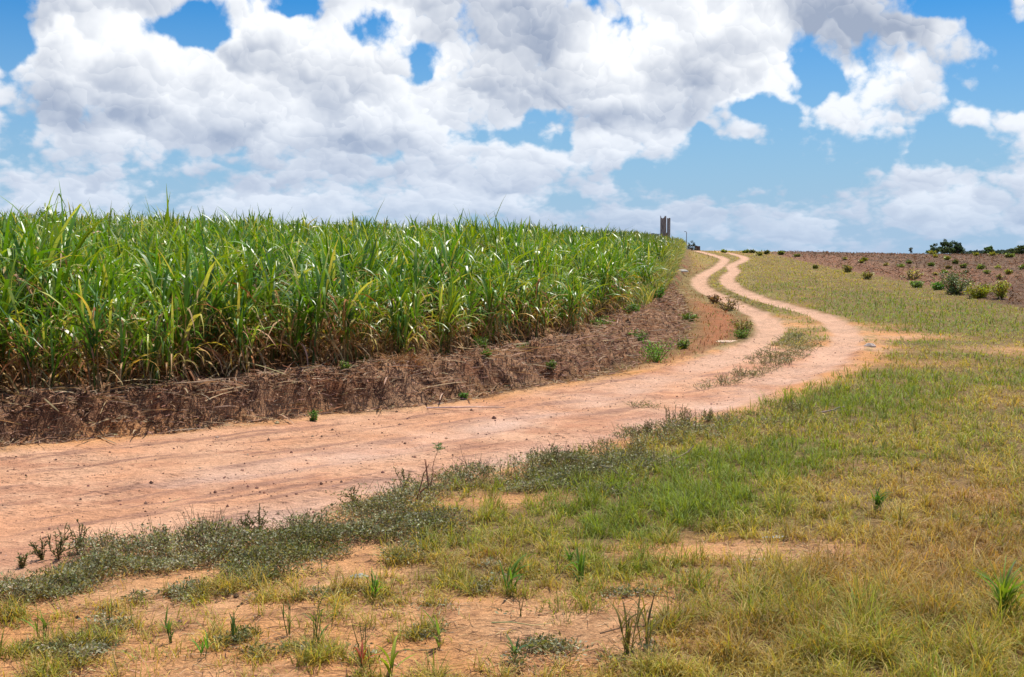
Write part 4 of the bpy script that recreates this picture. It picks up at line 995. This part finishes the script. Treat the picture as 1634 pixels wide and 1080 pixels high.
# single stems and sticks, drawn as chains of points (dx, dz in metres, dy towards the back)
def chain(name, px, py, lines, rad, col, label, cat_, mat=None, lf=None):
    X_, Y_, Z_ = at(px, py); o = empty(name, (X_, Y_, Z_)) if lf else None
    A, B, R0, R1_ = [], [], [], []
    for ln in lines:
        for i in range(len(ln) - 1):
            A.append(ln[i]); B.append(ln[i + 1]); q = i / len(ln); R0.append(rad * (1 - .6 * q)); R1_.append(rad * (1 - .6 * (i + 1) / len(ln)))
    A, B = np.array(A, float), np.array(B, float); r = np.random.default_rng(1)
    vfc = tubes(A, B, np.array(R0), np.array(R1_), jitc(C3(*col), len(A), r, .1), 6)
    if not lf:
        V, Fq, C = vfc; return tag(link(name, new_mesh(name, V, Fq, M_STICK, {'col': C}), None, (X_, Y_, Z_)), label, cat_)
    add('stem', vfc, M_STICK, o)
    c, rr, nl, sz, lc = lf
    P = np.array(c) + r.normal(0, rr, (nl, 3)); add('leaf', leafcards(P, r.uniform(.7, 1.2, nl) * sz, r, jitc(C3(*lc), nl, r, .2), .6, .28), M_WEED, o)
    return tag(o, label, cat_)
k_ = 8.7 / F
def P2(px0, py0, pts): return [((a - px0) * k_, 0.02 * i, (py0 - b) * k_) for i, (a, b) in enumerate(pts)]
chain('leafy_sprig', 683, 792, [P2(683, 792, [(683, 792), (688, 778), (690, 750), (694, 735), (699, 722)]), P2(683, 792, [(688, 778), (684, 770), (681, 755), (679, 738)]), P2(683, 792, [(688, 778), (691, 765), (692, 752)])], .0032, (.28, .13, .07),
      'thin sprig with a single tuft of grey-green leaves on top, above the mound', 'sprig', lf=((0.09 * .8 + 0.003, 0.06, (792 - 718) * k_), .016, 60, .035, (.20, .25, .13)))
chain('forked_stick', 662, 808, [P2(662, 808, [(662, 808), (668, 790), (672, 775), (675, 762), (679, 755), (683, 748)]), P2(662, 808, [(684, 778), (681, 765), (679, 750), (677, 738)]), P2(662, 808, [(668, 790), (678, 782)])], .0052, (.25, .09, .05), 'reddish brown forked stick standing in the mound of weeds', 'stick')
chain('dead_twig', 750, 758, [P2(750, 758, [(750, 758), (745, 742), (738, 728), (734, 715), (732, 704)]), P2(750, 758, [(739, 732), (731, 727), (723, 724)])], .0026, (.22, .13, .08), 'thin dead twig forking above the road edge, right of the leafy sprig', 'twig')
chain('dead_twig', 885, 748, [P2(885, 748, [(885, 748), (881, 735), (876, 722), (872, 712)]), P2(885, 748, [(881, 735), (890, 728)])], .0024, (.24, .15, .09), 'thin dead twig standing on the second mound of weeds', 'twig')
k_ = 10.0 / F
chain('fallen_branch', 1040, 744, [P2(1040, 744, [(1040, 742), (1060, 738), (1085, 730), (1100, 722), (1110, 712)])], .008, (.42, .30, .20), 'pale fallen branch in the grass between creeping weed and green grass', 'branch')
chain('fallen_branch', 1000, 775, [P2(1000, 775, [(960, 748), (975, 752), (985, 760), (1000, 775)])], .006, (.34, .24, .16), 'curved thin branch lying in the second mound of weeds', 'branch')
chain('fallen_branch', 1335, 662, [P2(1335, 662, [(1300, 660), (1325, 656), (1345, 655), (1375, 658)]), P2(1335, 662, [(1325, 656), (1340, 650), (1356, 648)])], .010, (.40, .32, .24), 'grey dead branch lying in the dark gap of the upper grass', 'branch')
k_ = 5.2 / F
chain('fallen_stick', 850, 1000, [[(-.20, .02, .01), (-.1, .0, .018), (0, -.03, .012), (.1, -.02, .02)]], .003, (.38, .36, .16), 'long dry cane leaf rib lying across the sand, right of centre', 'stick')
chain('fallen_stick', 1010, 1010, [[(-.16, -.06, .01), (-.05, 0, .02), (.08, .04, .014), (.2, .06, .01)]], .003, (.16, .09, .06), 'dark thin stick lying at the right end of the sand', 'stick')
chain('fallen_stick', 30, 682, [[(-.8, .1, .02), (-.3, 0, .03), (.3, -.1, .03), (.7, -.2, .02)]], .008, (.55, .42, .28), 'long pale straw stalk at the foot of the bank by the left edge', 'stick')
chain('fallen_stick', 750, 655, [[(-.5, .0, .02), (0, 0, .03), (.4, .05, .02)]], .010, (.60, .48, .34), 'pale straw stalk at the foot of the bank below mid field', 'stick')

# pale chips and stones
def stone(px, py, w, h, dp, col, label, name='pale_stone'):
    r = np.random.default_rng(int(px)); X_, Y_, Z_ = at(px, py); n = 14; ang = np.linspace(0, 2 * PI, n, endpoint=False); rr = 1 + r.normal(0, .14, n)
    V = [[0, 0, h]]; 
    for q, zz in ((.55, h * .95), (1.0, h * .35), (1.02, -.01)):
        V += [[math.cos(a) * w / 2 * q * b, math.sin(a) * dp / 2 * q * b, zz * r.uniform(.8, 1.1)] for a, b in zip(ang, rr)]
    V = np.array(V); Fs = []
    for i in range(n):
        j = (i + 1) % n; Fs.append([0, 1 + i, 1 + j, 1 + j])
        for L_ in (0, 1): Fs.append([1 + L_ * n + i, 1 + (L_ + 1) * n + i, 1 + (L_ + 1) * n + j, 1 + L_ * n + j])
    me = bpy.data.meshes.new(name); me.from_pydata(V.tolist(), [], [list(dict.fromkeys(f)) for f in Fs]); me.update()
    at_ = me.attributes.new('col', 'FLOAT_COLOR', 'POINT'); at_.data.foreach_set('color', np.tile(np.array(list(col) + [1.0], np.float32), len(V)))
    me.materials.append(M_STICK)
    return tag(link(name, me, None, (X_, Y_, Z_)), label, 'stone')
stone(1162, 545, .5, .03, .4, (.55, .38, .26), 'flat pale slab on the brown strip left of the far track bend')
stone(1088, 440, .5, .10, .4, (.42, .38, .34), 'white flat stone at the cane edge by the upper track')
stone(1388, 555, .22, .07, .15, (.62, .5, .42), 'pale stone on the grass right of the track bend')
stone(660, 822, .22, .02, .07, (.40, .38, .30), 'flat grey chip lying in the mound of weeds')
stone(1240, 860, .20, .012, .05, (.55, .58, .55), 'pale bluish strip of litter on the bare brown path')
stone(573, 925, .10, .02, .05, (.36, .36, .32), 'small grey flat stone above the sand patch')
stone(1214, 895, .18, .01, .04, (.50, .42, .28), 'straw-coloured chip on the bare brown path')

# ------------------------------------------------------------------ trees and shrubs on the skyline
def tree(px, d, w, h, col, label, cat_='tree', name='dark_tree', group=None, ncl=26, nper=90, lf=None, bare=False, zb=0.15):
    r = np.random.default_rng(int(px * 11 + d)); X_, Y_, Z_ = at_d(px, d); o = empty(name, (X_, Y_, Z_ - .1))
    top = np.array([r.normal(0, w * .05), 0, h * .55]); A = [np.array([0, 0, 0.])]; B = [top * .55]; R0 = [h * .03 + .04]; R1_ = [h * .022 + .03]
    cl = []
    for i in range(ncl):
        a = r.uniform(0, 2 * PI); q = r.uniform(0, 1) ** .5; e = r.uniform(0, 1)
        p = np.array([math.cos(a) * q * w * .42, math.sin(a) * q * w * .42, h * (zb + (0.95 - zb) * e * (1 - .45 * q * q) + .04)])
        cl.append(p)
        if i < 10: A.append(top * .5 * r.uniform(.5, 1)); B.append(p); R0.append(h * .014 + .02); R1_.append(.015)
    A, B = np.array(A), np.array(B)
    add('trunk', tubes(A[:1], B[:1], np.array(R0[:1]), np.array(R1_[:1]), np.array([[.13, .09, .06]]), 8), M_STICK, o)
    add('limb', tubes(A[1:], B[1:], np.array(R0[1:]), np.array(R1_[1:]), np.array([[.13, .09, .06]]), 5), M_STICK, o)
    cl = np.array(cl); k = np.repeat(np.arange(ncl), nper); n = len(k); sz = (w + h) * .5 * r.uniform(.09, .17, ncl)
    v = r.normal(0, 1, (n, 3)); v /= np.linalg.norm(v, axis=1, keepdims=True); P = cl[k] + v * (r.uniform(0, 1, n) ** .4 * sz[k])[:, None] * np.array([1, 1, .75])
    tone = r.uniform(.7, 1.35, ncl)[k][:, None]
    add('crown', leafcards(P, r.uniform(.6, 1.3, n) * (lf or .30), r, jitc(C3(*col) * tone, n, r, .25), .8, .6), M_TREE, o)
    return tag(o, label, cat_, group)
G_ = 'trees on the skyline at right'
tree(1491, 300, 4.8, 2.6, (.055, .10, .045), 'round dark tree, leftmost of the clump on the right skyline', group=G_)
tree(1506, 305, 3.6, 3.7, (.07, .12, .05), 'tallest tree of the clump, rising to a slanted tip', group=G_)
tree(1517, 308, 4.2, 3.3, (.06, .11, .055), 'broad tree right of the tallest one in the clump', group=G_)
tree(1526, 305, 3.2, 3.2, (.055, .10, .055), 'narrow dark tree, rightmost full crown of the clump', group=G_)
tree(1533, 312, 3.0, 2.1, (.10, .14, .08), 'thin greyish tree trailing off the right end of the clump', group=G_, ncl=12, nper=50)
tree(1510, 290, 3.4, 2.0, (.12, .17, .06), 'lighter green bush in front of the tree clump', group=G_)
tree(1576, 260, 2.2, 1.9, (.10, .17, .05), 'small green tree standing alone right of the tree clump', group=G_)
tree(1631, 255, 2.8, 2.0, (.10, .14, .055), 'rounded tree cut by the right edge of the photo', group=G_)
tree(1621, 262, 1.8, 2.3, (.13, .17, .07), 'thin spindly tree just left of the one at the photo edge', group=G_, ncl=10, nper=50)
tree(1613, 270, 2.0, 1.5, (.11, .15, .07), 'low loose tree between the lone tree and the spindly one', group=G_, ncl=12, nper=60)
tree(1452, 240, .8, 1.4, (.10, .12, .08), 'tiny lone sapling on the bare skyline left of the tree clump', group=G_, ncl=5, nper=30)
tree(1103, 150, 1.5, 1.5, (.065, .085, .07), 'dark grey-green shrub on the skyline beside the lamp post', 'shrub', 'skyline_shrub', ncl=22, nper=60, lf=.10, zb=0.02)
tree(1084, 118, 1.2, .9, (.11, .15, .05), 'bushy growth on the crest at the end of the cane', 'shrub', 'skyline_shrub', ncl=22, nper=80, lf=.14, zb=.05)
tree(75, 55, 1.6, 2.05, (.06, .13, .03), 'dark leafy bush top rising above the cane near the left edge', 'bush', 'dark_bush', ncl=22, nper=80, lf=.08, zb=.5)
# far wood, one mass
xs3 = rng.uniform(308, 620, 9000); zz3 = rng.uniform(0, 1, 9000); ys3 = 780 + rng.uniform(0, 60, 9000)
hh3 = 2.2 + 1.6 * fbm(xs3 * .03, xs3 * 0, 3, seed=80); P3 = np.stack([xs3, ys3, base_h(xs3, ys3) + zz3 * (hh3 + 0.2)], 1)
V, Fq, C = leafcards(P3, 2.2, rng, jitc(C3(.06, .085, .07), 9000, rng, .2), .6, .8)
tag(link('distant_woods', new_mesh('distant_woods', V, Fq, M_TREE, {'col': C})), 'thin dark line of distant woods on the right horizon', 'woods', None, 'stuff')

# ------------------------------------------------------------------ ruined concrete tower
M_CONC = mat_plain("weathered_concrete", (.13, .10, .095), .95, .35, 1.1, (.36, .31, .28), .4, True)
M_CONC2 = mat_plain("pale_concrete", (.27, .235, .215), .95, .25, 1.4, (.42, .38, .35), .4, True)
X_, Y_, Z_ = at_d(1060.5, 300); TW = empty('ruined_tower', (X_, Y_, Z_)); Htop = 11.25 - Z_
def shell(name, cx, cy, rad, a0, a1, hfun, th, mat, parent, n=24):
    V, Fs = [], []
    ang = np.linspace(a0, a1, n + 1); nz = 14
    for i, a in enumerate(ang):
        H_ = hfun(i / n)
        for j in range(nz + 1):
            for rr in (rad, rad - th): V.append((cx + math.cos(a) * rr, cy + math.sin(a) * rr, H_ * j / nz))
    s = (nz + 1) * 2
    for i in range(n):
        for j in range(nz):
            b = i * s + j * 2; Fs.append((b, b + s, b + s + 2, b + 2)); Fs.append((b + 1, b + 3, b + s + 3, b + s + 1))
        b = i * s + nz * 2; Fs.append((b, b + s, b + s + 1, b + 1))
    for i in (0, n):
        for j in range(nz): b = i * s + j * 2; Fs.append((b, b + 2, b + 3, b + 1) if i == 0 else (b, b + 1, b + 3, b + 2))
    me = bpy.data.meshes.new(name); me.from_pydata(V, [], Fs); me.update(); me.materials.append(mat); return link(name, me, parent)
rr_ = np.random.default_rng(9)
jag = rr_.uniform(-.12, .12, 40)
hl = lambda t: Htop - (0.55 if 0.10 < t < 0.62 else 0.25) * (1 if 0.06 < t else 0) + jag[int(t * 24)] + (0.25 if 0.45 < t < 0.8 else 0)
hr = lambda t: Htop - .55 - 0.9 * max(0, abs(t - .45) - .35) + jag[int(t * 24) + 8]
shell('wall_section', -.50, 0, .76, PI * 1.02, PI * 2.05, hl, .16, M_CONC, TW)
o = shell('wall_section', .88, .1, .42, PI * .85, PI * 2.1, hr, .14, M_CONC2, TW); o['label'] = 'narrower paler curved wall section'
shell('wall_section', .1, .75, .8, PI * .05, PI * .9, lambda t: Htop - 4.2 + jag[int(t * 24)], .16, M_CONC, TW)
tag(TW, 'tall ruined concrete tower of curved wall sections behind the cane', 'tower')

def box_mesh(name, x0, x1, y0, y1, z0, z1, mat, parent, bev=0.0):
    import bmesh
    bm = bmesh.new(); bmesh.ops.create_cube(bm, size=1)
    for v in bm.verts: v.co = ((x0 + x1) / 2 + v.co.x * (x1 - x0), (y0 + y1) / 2 + v.co.y * (y1 - y0), (z0 + z1) / 2 + v.co.z * (z1 - z0))
    if bev: bmesh.ops.bevel(bm, geom=bm.edges[:], offset=bev, segments=2, affect='EDGES')
    me = bpy.data.meshes.new(name); bm.to_mesh(me); bm.free(); me.materials.append(mat); return link(name, me, parent)
M_WALL = mat_plain("pale_green_wall", (.40, .47, .45), .8, .12, .8); M_ROOF = mat_plain("grey_roof", (.42, .47, .47), .7, .1, 1.0); M_DARK = mat_plain("dark_box", (.10, .11, .12), .7, .2, 2); M_WIN = mat_plain("window_glass", (.05, .06, .07), .2, .1, 2)
X_, Y_, Z_ = at_d(1038, 292); BL = empty('low_building', (X_, Y_, Z_)); ht = 6.75 - Z_
box_mesh('wall', -2.6, 2.0, 0, 7, -.2, ht - .25, M_WALL, BL, .02); box_mesh('roof', -2.75, 2.15, -.15, 7.15, ht - .249, ht - .05, M_ROOF, BL, .02)
box_mesh('roof_box', .25, 1.0, 1.0, 1.8, ht - .049, ht + .12, M_DARK, BL, .02)
for i in range(3): box_mesh('window', -2.0 + i * 1.4, -1.2 + i * 1.4, -.03, -.003, 2.6, 3.6, M_WIN, BL)
tag(BL, 'pale green low building peeping over the cane left of the tower', 'building')

M_METAL = mat_plain("galvanised_metal", (.22, .24, .26), .5, .1, 4)
X_, Y_, Z_ = at_d(1094.5, 300); LP_ = empty('lamp_post', (X_, Y_, Z_)); hp = 7.1 - Z_
def tube_obj(name, pts, rads, mat, parent, sides=8):
    P = np.array(pts, float); V, Fq, C = tubes(P[:-1], P[1:], np.array(rads[:-1]), np.array(rads[1:]), np.array([[.2, .2, .2]]), sides)
    return link(name, new_mesh(name, V, Fq, mat), parent)
tube_obj('pole', [(0, 0, 0), (0, 0, hp)], (.11, .08), M_METAL, LP_); tube_obj('arm', [(0, 0, hp - .02), (-.05, 0, hp + .2), (-.3, 0, hp + .3)], (.07, .06, .06), M_METAL, LP_)
box_mesh('lamp_head', -.55, -.22, -.15, .15, hp + .2, hp + .34, M_DARK, LP_, .03)
tag(LP_, 'thin grey lamp post on the skyline right of the tower', 'lamp post')
M_BRICK = mat_plain("brown_brick", (.17, .10, .07), .95, .3, 3, (.26, .16, .11), .5)
X_, Y_, Z_ = at_d(1112, 151); RB = empty('brick_stub', (X_, Y_, Z_)); hb_ = (405 - 391.5) / F * 151 + 1.8 - Z_
box_mesh('wall', -.32, .34, -.1, .12, -.1, hb_ - .09, M_BRICK, RB, .01); box_mesh('coping', -.36, -.02, -.13, .15, hb_ - .089, hb_ - .03, M_BRICK, RB, .01)
tag(RB, 'low brown brick wall stub at the right foot of the skyline shrub', 'wall')
